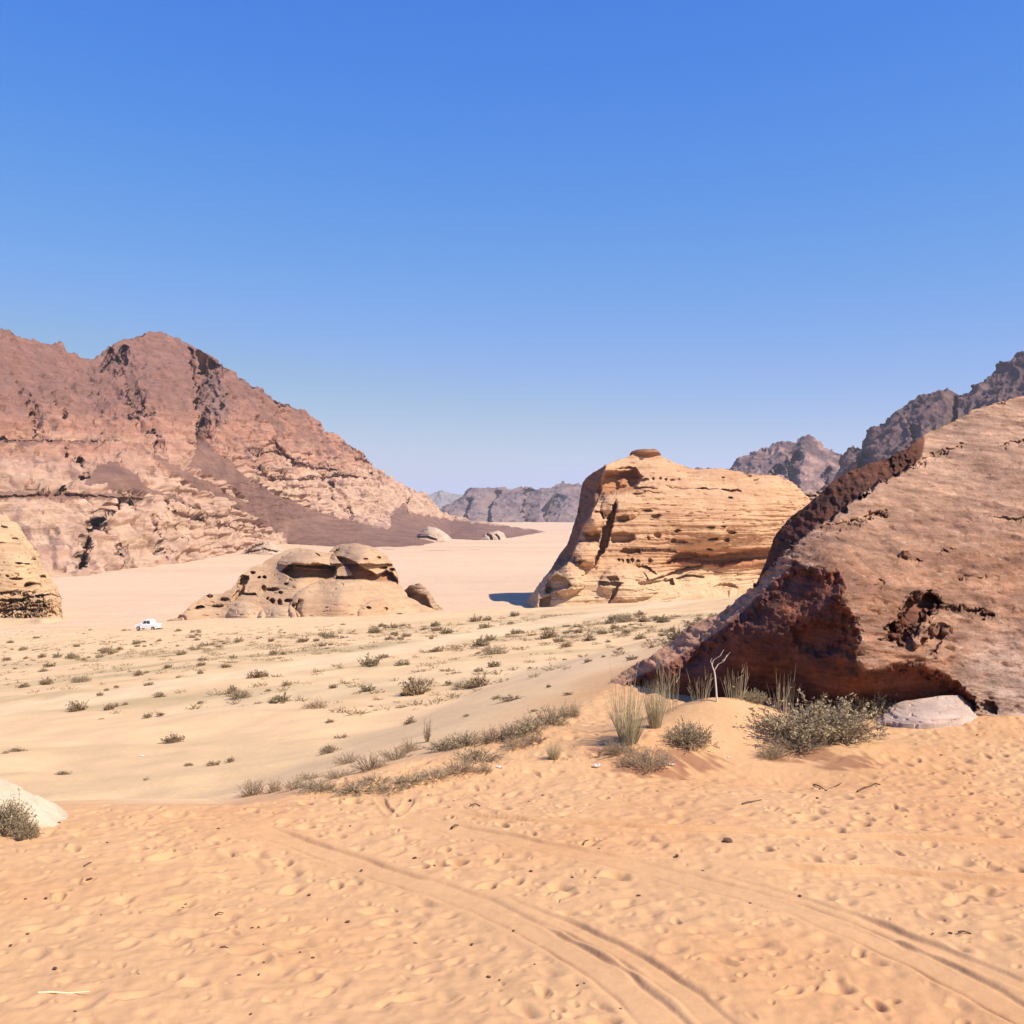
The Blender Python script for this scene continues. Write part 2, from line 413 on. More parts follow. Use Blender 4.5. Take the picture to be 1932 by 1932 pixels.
def smooth_line(px, xs, ys, w):
    g = np.arange(-600, 2800, 2.0); v = np.interp(g, xs, ys); k = np.hanning(int(w) | 1); k /= k.sum()
    v = np.convolve(np.pad(v, len(k) // 2, mode='edge'), k, 'valid')
    return np.interp(px, g, v)

def massif(name, mat, top, base, Dpts, step=1.0, nt=200, back=0.8, skirt=2.0, push=None, disp=None, colour=None, jag=None, clamp=None, warp=0.0, nback=24, tpow=1.0, xs=None):
    tx = np.array([p[0] for p in top], float); ty = np.array([p[1] for p in top], float)
    bx = np.array([p[0] for p in base], float); by = np.array([p[1] for p in base], float)
    if xs is None:
        # columns spaced by the arc length of the skyline so steep flanks stay fine
        xf = np.linspace(tx[0], tx[-1], 6000); yf = np.interp(xf, tx, ty)
        L = np.concatenate([[0], np.cumsum(np.hypot(np.diff(xf), 0.55 * np.diff(yf)))])
        n = int(L[-1] / step); xs = np.interp(np.linspace(0, L[-1], n), L, xf)
    u = xs.astype(f32); pt = np.interp(u, tx, ty).astype(f32); pb = np.interp(u, bx, by).astype(f32)
    if jag:
        a, lam = jag
        pt = pt - a * (fbm(u / lam, 0 * u + 3.3, octv=5, seed=61, gain=.6)) * sstep(0, 25, pb - pt)
    pt = np.minimum(pt, pb - 0.3)
    t = np.linspace(0, 1, nt)[:, None] ** tpow
    px = np.broadcast_to(u[None], (nt, len(u))).astype(f32); py = (pb + (pt - pb) * t).astype(f32)
    wx, wy = px, py
    if warp:
        wx = px + warp * fbm(px / 14, py / 14, octv=3, seed=71); wy = py + warp * fbm(px / 14, py / 14, octv=3, seed=75)
    D = Dpts(px, py) if callable(Dpts) else rbf(Dpts)(px, py)
    if clamp: D = np.clip(D, *clamp)
    if push is not None: D = D + push(wx, wy)
    X = (px - 966) / F * D; Z = CZ + (966 - py) / F * D
    P = np.stack([X, D, Z], -1)
    # skirt below, back slope behind
    sk = P[:1].copy(); sk[..., 2] -= skirt
    top_r = P[-1]; zl = P[0, :, 2] - skirt
    hgt = np.maximum(top_r[:, 2] - zl,.01)
    s = (np.linspace(0, 1, nback + 1)[1:] ** 1.3)[:, None]
    Db = top_r[None, :, 1] + back * hgt[None] * s
    Zb = top_r[None, :, 2] - hgt[None] * s ** 1.35
    B = np.stack([(u[None] - 966) / F * Db, Db, Zb], -1)
    V = np.concatenate([sk, P, B], 0).astype(f32)
    if disp is not None:
        du = np.gradient(V, axis=1); dv = np.gradient(V, axis=0)
        nrm = np.cross(du, dv); nrm /= (np.linalg.norm(nrm, axis=-1, keepdims=True) + 1e-9)
        # points towards the viewer on the front
        k = np.ones(V.shape[:2], f32); k[0] = 0
        kk = disp(V[..., 0], V[..., 1], V[..., 2])
        pix = np.concatenate([px[:1], px, np.broadcast_to(u[None], (nback, len(u)))], 0), np.concatenate([py[:1], py, np.broadcast_to(pt[None], (nback, len(u)))], 0)
        hf = sstep(0, 22, pb - pt)[None]
        if isinstance(kk, tuple): kk = kk[0] * kk[1](*pix)
        V = V + nrm * (kk * k * (0.25 + .75 * hf))[..., None]
    nr = V.shape[0]
    if colour is not None:
        ppx = np.concatenate([px[:1], px, np.broadcast_to(u[None], (nback, len(u)))], 0); ppy = np.concatenate([py[:1], py, np.broadcast_to(pt[None], (nback, len(u)))], 0)
        C = colour(ppx, ppy, V)
    else: C = None
    Q = grid_quads(nr, len(u))
    return raw_mesh(name, V, Q, mat, C), V

def ridged(x, y, z, octv=4, seed=0, gain=.55):
    s = 0; a = 1.0; t = 0; w = 1.0
    for i in range(octv):
        n = (1 - np.abs(noise(x * 2.1**i, y * 2.1**i, z * 2.1**i, seed + i)) * 1.6) ** 2
        s = s + a * n * w; w = np.clip(n * 1.4, 0, 1); t += a; a *= gain
    return s / t - .45

def rock_noise(x, y, z, L, A, S=(0, 1, 1), Pk=(0, 1, 1,.2), Ck=(0, 1), seed=0, bev=0.0):
    """L, A: broad lumps; S = (amp, wide, high) bedding ledges; Pk = (depth, wide, high, threshold) weather pits; Ck = (depth, width) upright joints"""
    zt = z + bev * x
    r = A * fbm(x / L, y / L, zt / L, octv=5, seed=seed, gain=.5)
    if S[0]:
        wv = zt + S[2] * 0.8 * noise(x / (S[1] * 1.5), y / (S[1] * 1.5), zt / (S[2] * 5), seed=seed + 7)
        n = noise(x / S[1], y / S[1], wv / S[2], seed=seed + 8) + .5 * noise(x / S[1] * 2, y / S[1] * 2, wv / S[2] * 2.3, seed=seed + 9)
        r = r + S[0] * np.tanh(n * 2.6)
    if Pk[0]:
        n = noise(x / Pk[1], y / Pk[1], zt / Pk[2], seed=seed + 12) + .35 * noise(x / Pk[1] * 2.3, y / Pk[1] * 2.3, zt / Pk[2] * 2.3, seed=seed + 13)
        r = r - Pk[0] * sstep(Pk[3], Pk[3] + .22, n)
    if Ck[0]:
        n = noise(x / Ck[1], y / Ck[1], zt / (Ck[1] * 3.2), seed=seed + 15)
        m = sstep(-.1,.3, noise(x / (Ck[1] * 4), y / (Ck[1] * 4), zt / (Ck[1] * 4), seed=seed + 16))
        r = r - Ck[0] * m * np.clip(1 - np.abs(n) * 7, 0, 1)
    return r.astype(f32)
def lerp_c(a, b, k): return np.asarray(a) * (1 - k[..., None]) + np.asarray(b) * k[..., None]
def plain_D(py): return CZ * F / (py - 966.0)

# ================================================================== build
build_ground()

# ---- the red-brown mountain on the left
def build_left_mountain():
    top = [(-420,560),(-250,590),(-120,575),(0,614),(30,632),(52,640),(75,647),(95,649),(112,646),(130,668),(151,677),(172,675),(198,659),(234,637),(268,627),(310,625),(338,637),(375,658),(427,692),
           (470,720),(503,741),(567,772),(600,795),(629,817),(655,836),(671,845),(674,849),(685,850),(689,864),(698,873),(706,885),(745,905),(785,926),(806,934),(819,950),(835,968),(853,973),(890,981),(950,991),(1010,999),(1030,1003)]
    base = [(-420,1100),(-200,1096),(90,1089),(160,1086),(250,1074),(340,1063),(400,1051),(450,1041),(500,1030),(538,1026),(629,1031),(707,1035),(811,1039),(929,1036),(975,1018),(1010,1006),(1030,1004)]
    bx = [p[0] for p in base]; by = [p[1] for p in base]
    cx = [-420,0,150,300,420,503,600,700,800,850,1000,1030]; cD = [780,830,930,1050,1120,1200,1330,1450,1680,1850,1800,1740]
    tx = [p[0] for p in top]; ty = [p[1] for p in top]
    def Df(px, py):
        pb = np.interp(px, bx, by); pt = smooth_line(px, tx, ty, 26); t = np.clip((pb - py) / np.maximum(pb - pt,.3), 0, 1.05)
        Db = plain_D(smooth_line(px, bx, by, 14)); Dc = np.interp(px, cx, cD)
        Dc = np.maximum(Dc, Db + 5)
        # left: cliffs stand at the foot; right: a low fan first, the cliffs behind it
        fan = sstep(470, 640, px)
        tf = np.clip((px - 640) / 260, 0, 1)
        g1 = np.where(t < .40,.20 * (t / .40),.20 + .80 * (np.clip(t - .40, 0, 1) / .60) ** 1.05)
        k = np.interp(px, [500, 640, 730, 830, 900], [.10,.30,.45,.62,.9])     # fan's share of the height
        g2 = np.where(t < k,.72 * (t / k) ** .75,.72 + .28 * ((t - k) / (1 - k + 1e-6)))
        g = g1 * (1 - fan) + g2 * fan
        return (Db + (Dc - Db) * g).astype(f32)
    TAL = [(365,800),(388,822),(406,853),(443,874),(481,908),(525,934),(556,944),(603,965),(655,978),(707,993),(733,996),(744,960),(767,944),(775,968),(819,973),(890,984),(1010,997),(1040,1010),
           (930,1040),(811,1043),(629,1036),(538,1030),(533,1007),(503,996),(456,965),(422,944),(372,924),(349,905),(312,879),(273,851),(242,832),(262,834),(300,856),(350,885),(362,868),(368,840)]
    TAL3 = [(-60,826),(60,829),(160,829),(240,834),(250,842),(160,838),(40,838),(-60,838)]
    TAL4 = [(-60,925),(30,922),(90,928),(160,926),(250,930),(300,940),(260,945),(150,940),(60,942),(-60,940)]
    TAL2 = [(150,916),(180,885),(208,863),(232,876),(260,890),(272,912),(330,935),(390,962),(380,966),(300,935),(250,922),(215,924)]
    STRIP = [(322,862),(345,870),(380,888),(420,908),(455,930),(478,948),(462,945),(430,930),(385,906),(345,884)]
    def talus(px, py):
        qx = px + 9 * fbm(px / 11, py / 11, octv=4, seed=81); qy = py + 7 * fbm(px / 9, py / 9, octv=3, seed=82)
        k = np.zeros(px.shape, f32)
        for P_ in (TAL, TAL2, TAL3, TAL4):
            d, _, _ = seg_dist(qx, qy, P_, closed=True)
            k = np.maximum(k, np.where(inside(qx, qy, P_), sstep(0, 3, d), 0))
        d, _, _ = seg_dist(qx, qy, STRIP, closed=True)
        k = k * (1 - np.where(inside(qx, qy, STRIP), sstep(0, 2, d), 0) * .9)
        # smooth scree on the upper slopes
        n = fbm((px - .8 * py) / 30, (px + py) / 90, octv=3, seed=83)
        up = sstep(0, 60, 815 - py + .12 * (px - 100)) * (px < 700)
        k = np.maximum(k,.85 * up * sstep(.05,.28, n))
        edge = sstep(0, 1, 1) * 0
        return k
    def push(px, py):
        r = np.zeros(px.shape, f32)
        # the big gully: its right wall faces away from the sun
        r += f_side(px, py, [(362,845),(368,800),(373,740),(376,694),(371,662)], 105, 56, 1)
        r += f_side(px, py, [(366,732),(360,700),(352,655)], 34, 14, 1)
        r += f_side(px, py, [(262,800),(250,760),(236,720),(225,690),(214,665)], 14, 34, 1)
        r += f_side(px, py, [(300,850),(290,810),(268,770),(258,735)], 16, 20, 1)
        r += f_side(px, py, [(70,830),(62,790),(40,750),(20,720)], 16, 26, 1) + f_side(px, py, [(120,800),(104,770),(96,740)], 12, 20, 1) + f_side(px, py, [(430,800),(420,770),(425,740)], 14, 22, 1)
        r += f_side(px, py, [(196,700),(200,680),(206,655)], 18, 16, 1) + f_side(px, py, [(222,705),(226,680),(232,650)], 18, 14, 1)
        # spur in front of the foot: shadow on its left
        r += f_side(px, py, [(159,1092),(164,1052),(172,1015),(186,990),(215,970),(245,948)], 26, 26, -1)
        r += f_side(px, py, [(232,1080),(236,1055),(230,1035),(224,1024)], 9, 14, 1)
        r += f_side(px, py, [(316,1060),(305,1040),(300,1010),(285,985),(270,968)], 13, 20, 1)
        r += f_side(px, py, [(350,1030),(345,1005),(338,985)], 8, 14, 1)
        # cliff belts
        r += f_side(px, py, [(-300,826),(0,830),(120,832),(245,836)], 2.5, 12, 1)
        r += f_side(px, py, [(-300,938),(0,935),(120,930),(250,940),(330,948),(420,975)], 3.5, 18, 1)
        r += f_side(px, py, [(305,960),(380,975),(450,1000),(500,1012)], 7, 15, 1)
        r += f_poly(px, py, [(147,862),(157,862),(160,893),(175,898),(168,903),(148,902)], 14, 3)
        r += f_poly(px, py, [(120,845),(128,845),(131,880),(122,882)], 9, 3)
        r += f_poly(px, py, [(308,958),(315,956),(318,985),(309,986)], 7, 2)
        r += f_poly(px, py, [(366,952),(376,952),(390,990),(378,992),(368,972)], 5, 2)
        # right shoulder: ledges and notches
        r += f_side(px, py, [(470,862),(520,850),(560,872),(600,882),(640,886)], 12, 15, 1)
        r += f_side(px, py, [(480,880),(520,905),(580,905),(640,895),(690,900)], 10, 12, 1)
        r += f_poly(px, py, [(505,830),(520,828),(535,850),(560,868),(540,872),(512,858),(498,846)], 16, 5)
        r += f_poly(px, py, [(620,905),(632,910),(628,948),(622,940)], 14, 3)
        r += f_poly(px, py, [(650,958),(662,955),(670,975),(655,978)], 12, 3)
        r += f_side(px, py, [(700,893),(716,902),(724,920)], 6, 8, 1)
        r += f_side(px, py, [(672,866),(690,868),(700,876)], 7, 8, 1)
        r += f_side(px, py, [(768,975),(770,950),(778,935)], 12, 10, 1)
        r += f_poly(px, py, [(709,944),(716,944),(714,960),(708,962)], 8, 3)
        return r
    def disp(x, y, z):
        a = 7 * fbm(x / 60, y / 60, z / 60, octv=3, seed=90)
        lo = sstep(150, 60, z)
        a += 9 * ridged(x / 42, y / 42, z / 110, 4, seed=91) * (1 -.45 * lo)
        a += 5.5 * ridged(x / 15, y / 15, z / 38, 3, seed=95) * (1 -.4 * lo)
        wv = z + 4 * noise(x / 60, y / 60, z / 60, seed=98)
        lf = sstep(-120, -260, x)
        a += (.6 + (.4 + 1.5 * lf) * lo) * np.tanh(3.5 * (noise(x / 70, y / 70, wv / 5.2, seed=99) +.4 * noise(x / 16, y / 16, wv / 2.4, seed=100)))
        a -= 4.0 * sstep(.25,.5, noise(x / 9, y / 9, z / 12, seed=104) + .3 * noise(x / 4, y / 4, z / 5, seed=105))
        a += 1.0 * fbm(x / 5, y / 5, z / 5, octv=2, seed=97)
        return (a, lambda px, py: (1 - .84 * talus(px, py)) * (0.55 + .45 * sstep(640, 800, py)) * (1 - .75 * sstep(640, 760, px) * sstep(972, 990, py)))
    def colour(px, py, V):
        x, y, z = V[..., 0], V[..., 1], V[..., 2]
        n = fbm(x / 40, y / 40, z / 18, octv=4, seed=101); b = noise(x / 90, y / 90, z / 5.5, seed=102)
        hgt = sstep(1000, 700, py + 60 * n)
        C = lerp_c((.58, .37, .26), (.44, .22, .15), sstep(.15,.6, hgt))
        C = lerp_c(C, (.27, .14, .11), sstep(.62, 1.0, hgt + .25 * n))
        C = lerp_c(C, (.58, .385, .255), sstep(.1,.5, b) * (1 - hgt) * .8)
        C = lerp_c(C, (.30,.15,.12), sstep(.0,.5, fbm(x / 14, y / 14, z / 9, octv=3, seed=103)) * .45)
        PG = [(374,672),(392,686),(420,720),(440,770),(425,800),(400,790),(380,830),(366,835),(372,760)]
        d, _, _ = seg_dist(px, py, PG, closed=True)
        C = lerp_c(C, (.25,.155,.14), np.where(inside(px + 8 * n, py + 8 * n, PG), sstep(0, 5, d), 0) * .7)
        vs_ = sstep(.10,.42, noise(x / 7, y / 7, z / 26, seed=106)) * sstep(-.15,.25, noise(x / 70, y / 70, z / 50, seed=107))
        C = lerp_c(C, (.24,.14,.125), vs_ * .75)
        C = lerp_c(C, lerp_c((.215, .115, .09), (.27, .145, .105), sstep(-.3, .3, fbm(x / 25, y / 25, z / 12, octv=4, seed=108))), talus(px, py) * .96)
        return C
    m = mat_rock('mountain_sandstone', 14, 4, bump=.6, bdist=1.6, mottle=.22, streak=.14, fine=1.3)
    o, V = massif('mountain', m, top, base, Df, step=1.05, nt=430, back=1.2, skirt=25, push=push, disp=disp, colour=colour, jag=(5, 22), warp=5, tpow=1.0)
    tag(o, 'tall red-brown mountain with purple scree slopes, filling the left side', 'mountain', kind='structure')
build_left_mountain()

# ---- far ranges
def range_(name, label, top, basey, D, dz, pal, seed, amp, L, step=1.0, nt=150, push=None, skirt=30, slope=1.2, jag=(5, 14)):
    tx = [p[0] for p in top]; ty = [p[1] for p in top]
    def Df(px, py):
        pt = smooth_line(px, tx, ty, 22); t = np.clip((basey - py) / np.maximum(basey - pt, 1), 0, 1.1)
        r = D + dz * t ** 1.3 + (0 if push is None else push(px, py)) 
        return (r + dz * .0).astype(f32)
    def disp(x, y, z):
        a = amp * .95 * ridged(x / L * 1.3, y / L * 1.3, z / L * .55, 5, seed=seed)
        a = a + amp * .5 * ridged(x / L * 5, y / L * 5, z / L * 2.2, 3, seed=seed + 7)
        a = a + amp * .16 * np.tanh(3 * noise(x / L * .8, y / L * .8, z / L * 9, seed=seed + 8))
        return a
    def colour(px, py, V):
        x, y, z = V[..., 0], V[..., 1], V[..., 2]
        n = fbm(x / L / .6, y / L / .6, z / L / .25, octv=4, seed=seed + 5)
        return lerp_c(pal[0], pal[1], sstep(-.25,.35, n + .6 * (sstep(basey, 800, py) - .5)))
    m = mat_rock(name + '_rock', L * .3, 3, bump=.6, bdist=amp * .25, mottle=.25, streak=.12)
    o, V = massif(name, m, top, [(tx[0], basey), (tx[-1], basey)], Df, step=step, nt=nt, back=slope, skirt=skirt, disp=disp, colour=colour, jag=jag)
    tag(o, label, 'mountain', kind='structure')
    return o
range_('mountain', 'low pale blue ridge, the farthest on the skyline beside the red mountain',
       [(700,955),(770,940),(806,931),(830,927),(852,928),(870,932),(900,940),(950,950)], 990, 7000, 500, ((.30,.25,.24),(.24,.20,.20)), 120, 30, 300, nt=60, jag=(2, 20))
def p1(px, py):
    r = f_side(px, py, [(990,1000),(986,970),(990,940),(992,918)], 150, 30, 1)
    r += f_side(px, py, [(930,1000),(925,960),(945,925)], 110, 22, -1)
    r += f_side(px, py, [(1028,1000),(1024,975),(1036,950),(1050,930)], 90, 34, 1)
    r += f_side(px, py, [(880,1000),(882,965),(895,940)], 150, 24, -1)
    return r
range_('mountain', 'hazy purple-grey cliff range at the far end of the valley',
       [(815,975),(835,953),(852,946),(877,931),(891,922),(936,922),(951,918),(974,918),(983,915),(991,919),(1016,922),(1040,917),(1052,911),(1059,908),(1062,904),(1066,908),(1078,908),(1099,911),(1160,905),(1260,900),(1400,915),(1500,930)],
       1000, 3300, 650, ((.27, .185, .165), (.165, .115, .12)), 140, 17, 190, push=p1, jag=(2, 30))
def p2(px, py):
    r = f_side(px, py, [(1485,960),(1490,910),(1487,880),(1500,850)], 90, 20, 1)
    r += f_side(px, py, [(1548,950),(1553,900),(1560,880)], 70, 16, 1)
    r += f_side(px, py, [(1440,930),(1450,900),(1470,875)], 60, 18, 1)
    return r
range_('mountain', 'craggy purple peak with pink cliffs behind the layered butte',
       [(1240,905),(1290,893),(1311,884),(1320,880),(1332,884),(1350,890),(1373,885),(1397,863),(1418,852),(1446,849),(1464,837),(1483,832),(1500,833),(1522,824),(1534,829),(1553,846),(1562,843),(1574,850),(1586,853),(1600,870),(1640,880),(1760,900)],
       1010, 1900, 420, ((.44,.27,.22),(.17,.115,.115)), 160, 15, 110, push=p2)
def p3(px, py):
    r = f_side(px, py, [(1590,960),(1610,890),(1630,850)], 60, 30, 1)
    r += f_side(px, py, [(1800,850),(1805,790),(1810,748)], 60, 20, -1)
    r += f_side(px, py, [(1700,900),(1720,850),(1716,800)], 40, 24, 1)
    return r
range_('mountain', 'dark purple ridge climbing to the right edge above the near boulder',
       [(1560,935),(1580,899),(1588,868),(1596,847),(1602,840),(1612,838),(1623,844),(1632,826),(1643,811),(1666,798),(1693,777),(1739,746),(1751,740),(1782,733),(1797,737),(1810,746),(1831,737),(1861,713),(1886,688),(1910,673),(1932,658),(2050,590),(2250,560),(2500,640)],
       1010, 1250, 380, ((.25, .155, .13), (.145, .09, .085)), 180, 13, 90, nt=200, push=p3)

# ---- small pale domes on the plain
def small_dome(name, label, top, basey, push=None, col=(.62,.45,.33), L=8, A=1.5, cat='rock', D=None, step=.6, nt=60, back=.9, skirt=2, mat=None, rise=.15, hole=None):
    D0 = D if D else plain_D(basey)
    tx = [p[0] for p in top]; ty = [p[1] for p in top]; w = tx[-1] - tx[0]; mx = (tx[0] + tx[-1]) / 2
    def Df(px, py):
        pt = np.interp(px, tx, ty); t = np.clip((basey - py) / np.maximum(basey - pt,.5), 0, 1)
        r = D0 * (1 + 0 * t) + (w / F * D0) * (rise * 1.6 * (t ** 1.6) + .45 * ((px - mx) / (w / 2)) ** 2 * .6)
        return r.astype(f32)
    disp = lambda x, y, z: rock_noise(x, y, z, L, A, (A * .3, L * 1.2, L * .12), (A * .5, L * .22, L * .12,.3), (0, 1), seed=200)
    cf = lambda px, py, V: lerp_c(col, tuple(c * .82 for c in col), sstep(-.2,.4, fbm(V[..., 0] / L, V[..., 1] / L, V[..., 2] / L * 3, octv=3, seed=33)))
    m = mat or mat_rock(name + '_stone', L * .4, 3, bump=.4, bdist=L * .03, mottle=.14, streak=.1)
    o, V = massif(name, m, top, [(tx[0], basey), (tx[-1], basey)], Df, step=step, nt=nt, back=back, skirt=skirt, push=push, disp=disp, colour=cf, jag=(1.0, 12))
    tag(o, label, cat)
    return o
small_dome('rock_dome', 'pale rounded rock dome on the far plain below the dark scree', [(778,1018),(787,1010),(797,1000),(808,993),(822,994),(834,1001),(846,1010),(860,1023)], 1023,
           push=lambda a, b: f_side(a, b, [(786,1012),(805,1010),(825,1017)], 10, 6, 1), L=18, A=1.2)
small_dome('rock_dome', 'small twin pale rock dome, the farther one out on the plain', [(906,1016),(915,1007),(925,1003),(940,1001),(950,1005),(957,1018)], 1019,
           push=lambda a, b: f_side(a, b, [(930,1018),(928,1010),(920,1005)], 14, 7, -1) + f_side(a, b, [(944,1018),(941,1011),(936,1007)], 10, 5, -1), L=18, A=1.0)
small_dome('rock_ledge', 'low pale rock hump at the foot of the red mountain beside the sand', [(450,1046),(470,1034),(484,1026),(505,1022),(522,1028),(535,1040)], 1046,
           push=lambda a, b: f_side(a, b, [(462,1044),(478,1030),(495,1024)], 8, 5, 1) + f_side(a, b, [(470,1040),(500,1034),(525,1040)], 6, 5, 1), L=14, A=2)

# ---- the layered butte in the middle
def build_butte():
    top = [(978,1159),(989,1142),(1003,1121),(1019,1099),(1037,1077),(1054,1051),(1070,1027),(1076,1010),(1080,995),(1086,975),(1092,955),(1094,935),(1098,912),(1104,902),(1112,897),(1130,885),(1147,877),(1176,866),(1193,858),(1215,856),(1240,858),(1263,870),(1290,878),(1312,884),(1355,884),(1413,892),(1471,897),(1500,912),(1520,935),(1545,965),(1590,1000),(1650,1060),(1700,1110)]
    base = [(978,1160),(1005,1158),(1060,1153),(1124,1145),(1200,1139),(1260,1134),(1320,1124),(1380,1113),(1440,1103),(1500,1096),(1700,1112)]
    pts = [(984,1158,346),(1005,1156,341),(1014,1117,344),(1037,1083,347),(1077,1057,345),(1095,996,352),(1112,973,351),(1121,952,352),(1141,886,362),
           (1060,1150,338),(1124,1145,342),(1200,1138,346),(1260,1133,352),(1330,1122,362),(1400,1108,380),(1500,1098,400),(1700,1110,440),
           (1080,1100,343),(1140,1080,346),(1200,1070,351),(1280,1085,366),(1350,1085,376),(1430,1080,388),
           (1180,1000,352),(1250,1000,355),(1350,1010,362),(1430,1010,372),(1220,930,358),(1300,930,364),(1400,935,372),(1480,940,386),
           (1176,868,370),(1215,857,374),(1312,885,380),(1413,893,388),(1471,898,396),(1510,925,405),(1600,1010,430)]
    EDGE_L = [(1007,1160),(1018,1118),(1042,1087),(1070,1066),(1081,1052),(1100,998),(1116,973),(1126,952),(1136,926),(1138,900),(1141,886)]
    D0 = rbf(pts)
    def push(px, py):
        # left flank turns away
        d, s, _ = seg_dist(px, py, EDGE_L)
        r = np.where(s < 0, 1.1 * d, 0).astype(f32)
        r += f_poly(px, py, [(1138,888),(1199,883),(1216,898),(1203,917),(1226,921),(1182,929),(1150,936),(1121,952),(1120,930),(1130,905)], 9, 12)
        r += f_poly(px, py, [(1160,903),(1176,897),(1187,903),(1196,921),(1165,925)], -3.5, 10)
        r += f_poly(px, py, [(1161,940),(1166,945),(1164,965),(1158,990),(1151,1015),(1146,1032),(1130,1058),(1117,1074),(1124,1050),(1132,1030),(1136,1000),(1150,970)], 9, 4)
        r += f_poly(px, py, [(1163,972),(1186,970),(1190,981),(1176,987),(1164,985)], 3.2, 3)
        r += f_poly(px, py, [(1150,1006),(1175,1002),(1196,1006),(1200,1018),(1186,1027),(1153,1026)], 4.5, 4)
        r += f_poly(px, py, [(1100,1006),(1122,1000),(1134,1008),(1130,1021),(1106,1020)], 4.5, 5)
        r += f_side(px, py, [(1123,962),(1136,965),(1140,980)], 5, 9, 1)
        r += f_dome(px, py, 1117, 985, 24, 28, 6.5)
        r += f_dome(px, py, 1106, 1045, 30, 26, 6.5)
        r += f_side(px, py, [(1079,1042),(1086,1058),(1100,1060)], 4, 8, 1)
        r += f_dome(px, py, 1068, 1092, 40, 34, 6.5) + f_dome(px, py, 1190, 1100, 60, 36, 4) + f_dome(px, py, 1175, 955, 40, 26, 3)
        r += f_poly(px, py, [(1031,1092),(1050,1083),(1066,1088),(1082,1106),(1060,1115),(1026,1120)], 5.5, 6)
        r += f_poly(px, py, [(1018,1130),(1038,1122),(1042,1126),(1028,1158),(1022,1158),(1016,1142)], 4.5, 4)
        # long overhang
        r += f_poly(px, py, [(1240,1066),(1262,1056),(1283,1038),(1320,1042),(1361,1041),(1450,1032),(1600,1028),(1600,1062),(1439,1060),(1400,1064),(1361,1071),(1320,1066),(1297,1062)], 8.5, 8)
        r += f_side(px, py, [(1283,1038),(1320,1043),(1361,1042),(1450,1033),(1600,1030)], 5, 14, 1)
        r += f_poly(px, py, [(1167,1041),(1180,1035),(1207,1034),(1209,1044),(1180,1045)], 4.5, 3)
        r += f_side(px, py, [(1205,1037),(1240,1037),(1283,1040)], 3, 5, 1)
        r += f_side(px, py, [(1256,916),(1290,920),(1361,922),(1401,925)], 3.4, 6, 1)
        r += f_side(px, py, [(1195,930),(1225,926),(1258,932)], 2.4, 5, 1)
        r += f_side(px, py, [(1205,919),(1225,919),(1243,922)], 2.4, 5, 1)
        r += f_side(px, py, [(1160,884),(1190,880),(1200,884)], 3, 6, 1)
        for cx, cy, rx, ry, dd in ((1377,940,8,3.5,3),(1313,938,5,2.5,2),(1222,964,13,3,3),(1238,973,13,3.5,3),(1315,967,12,3,3),(1280,1003,10,4,3.5),(1288,1022,16,5,3.5),(1270,1020,8,6,3),
                                   (1340,994,12,3.5,3),(1365,993,6,4,2.5),(1380,1005,12,4,3.5),(1345,1017,14,3.5,3.5),(1372,1020,7,5,3.5),(1240,1010,9,8,2.5),(1222,1015,6,8,2.5),(1228,1058,3,5,2.5),(1185,1058,3,5,2.5),(1176,1057,2.5,5,2.5),(1168,1057,2.5,5,2.5),
                                   (1193,1058,3.5,4,2.5),(1338,1037,9,3,3),(1214,905,12,4,3),(1232,904,5,5,2.5),(1246,904,4,5,2.5),(1257,905,4,5,2.5),(1268,905,5,4,2.5),(1282,904,3,4,2),(1205,1058,4,3,2.5),(1363,901,5,2.5,2),(1415,899,6,3,2),(1428,905,8,2,2)):
            r += f_hole(px, py, cx, cy, rx * .85, ry * .8, dd * .85)
        # broken skirt of rocks below
        r += f_side(px, py, [(1202,1066),(1225,1070),(1240,1084)], 5, 8, 1)
        r += f_side(px, py, [(1215,1080),(1224,1096),(1250,1085),(1280,1075),(1330,1062)], 4.5, 10, 1)
        r += f_poly(px, py, [(1208,1098),(1240,1094),(1270,1088),(1273,1106),(1240,1112),(1207,1106)], 3.5, 3)
        r += f_poly(px, py, [(1128,1097),(1160,1096),(1178,1100),(1170,1108),(1158,1130),(1148,1140),(1150,1122),(1160,1107),(1130,1106)], 4, 3)
        r += f_poly(px, py, [(1145,1086),(1165,1084),(1168,1096),(1150,1098)], 3, 3)
        r += f_side(px, py, [(1275,1090),(1300,1084),(1330,1088)], 3.2, 6, 1)
        r += f_poly(px, py, [(1340,1110),(1356,1099),(1375,1097),(1392,1106),(1395,1112),(1350,1114)], 3, 6)
        return r
    def disp(x, y, z):
        a = rock_noise(x, y, z, 16, 2.0, (.34, 22, 1.15), (.8, 3.6, .7, .46), (0, 8), seed=210)
        a += .28 * fbm(x / 2, y / 2, z / 1.2, octv=3, seed=215)
        return (a, lambda px, py: .75 - .5 * (seg_dist(px, py, EDGE_L)[1] < 0))
    def colour(px, py, V):
        x, y, z = V[..., 0], V[..., 1], V[..., 2]
        b = noise(x / 40, y / 40, z / 1.6, seed=221); n = fbm(x / 10, y / 10, z / 5, octv=4, seed=222)
        C = lerp_c((.63, .385, .225), (.56, .325, .19), sstep(-.2,.4, n))
        C = lerp_c(C, (.50,.27,.14), sstep(.1,.45, b) * .55)
        C = lerp_c(C, (.20, .085, .05), sstep(-1, 5, seg_dist(px, py, EDGE_L)[0]) * (seg_dist(px, py, EDGE_L)[1] < 0) * .9)  # shade of the left flank painted into the rock colour
        low = sstep(1070, 1095, py); C = lerp_c(C, (.66,.475,.30), low * .7)
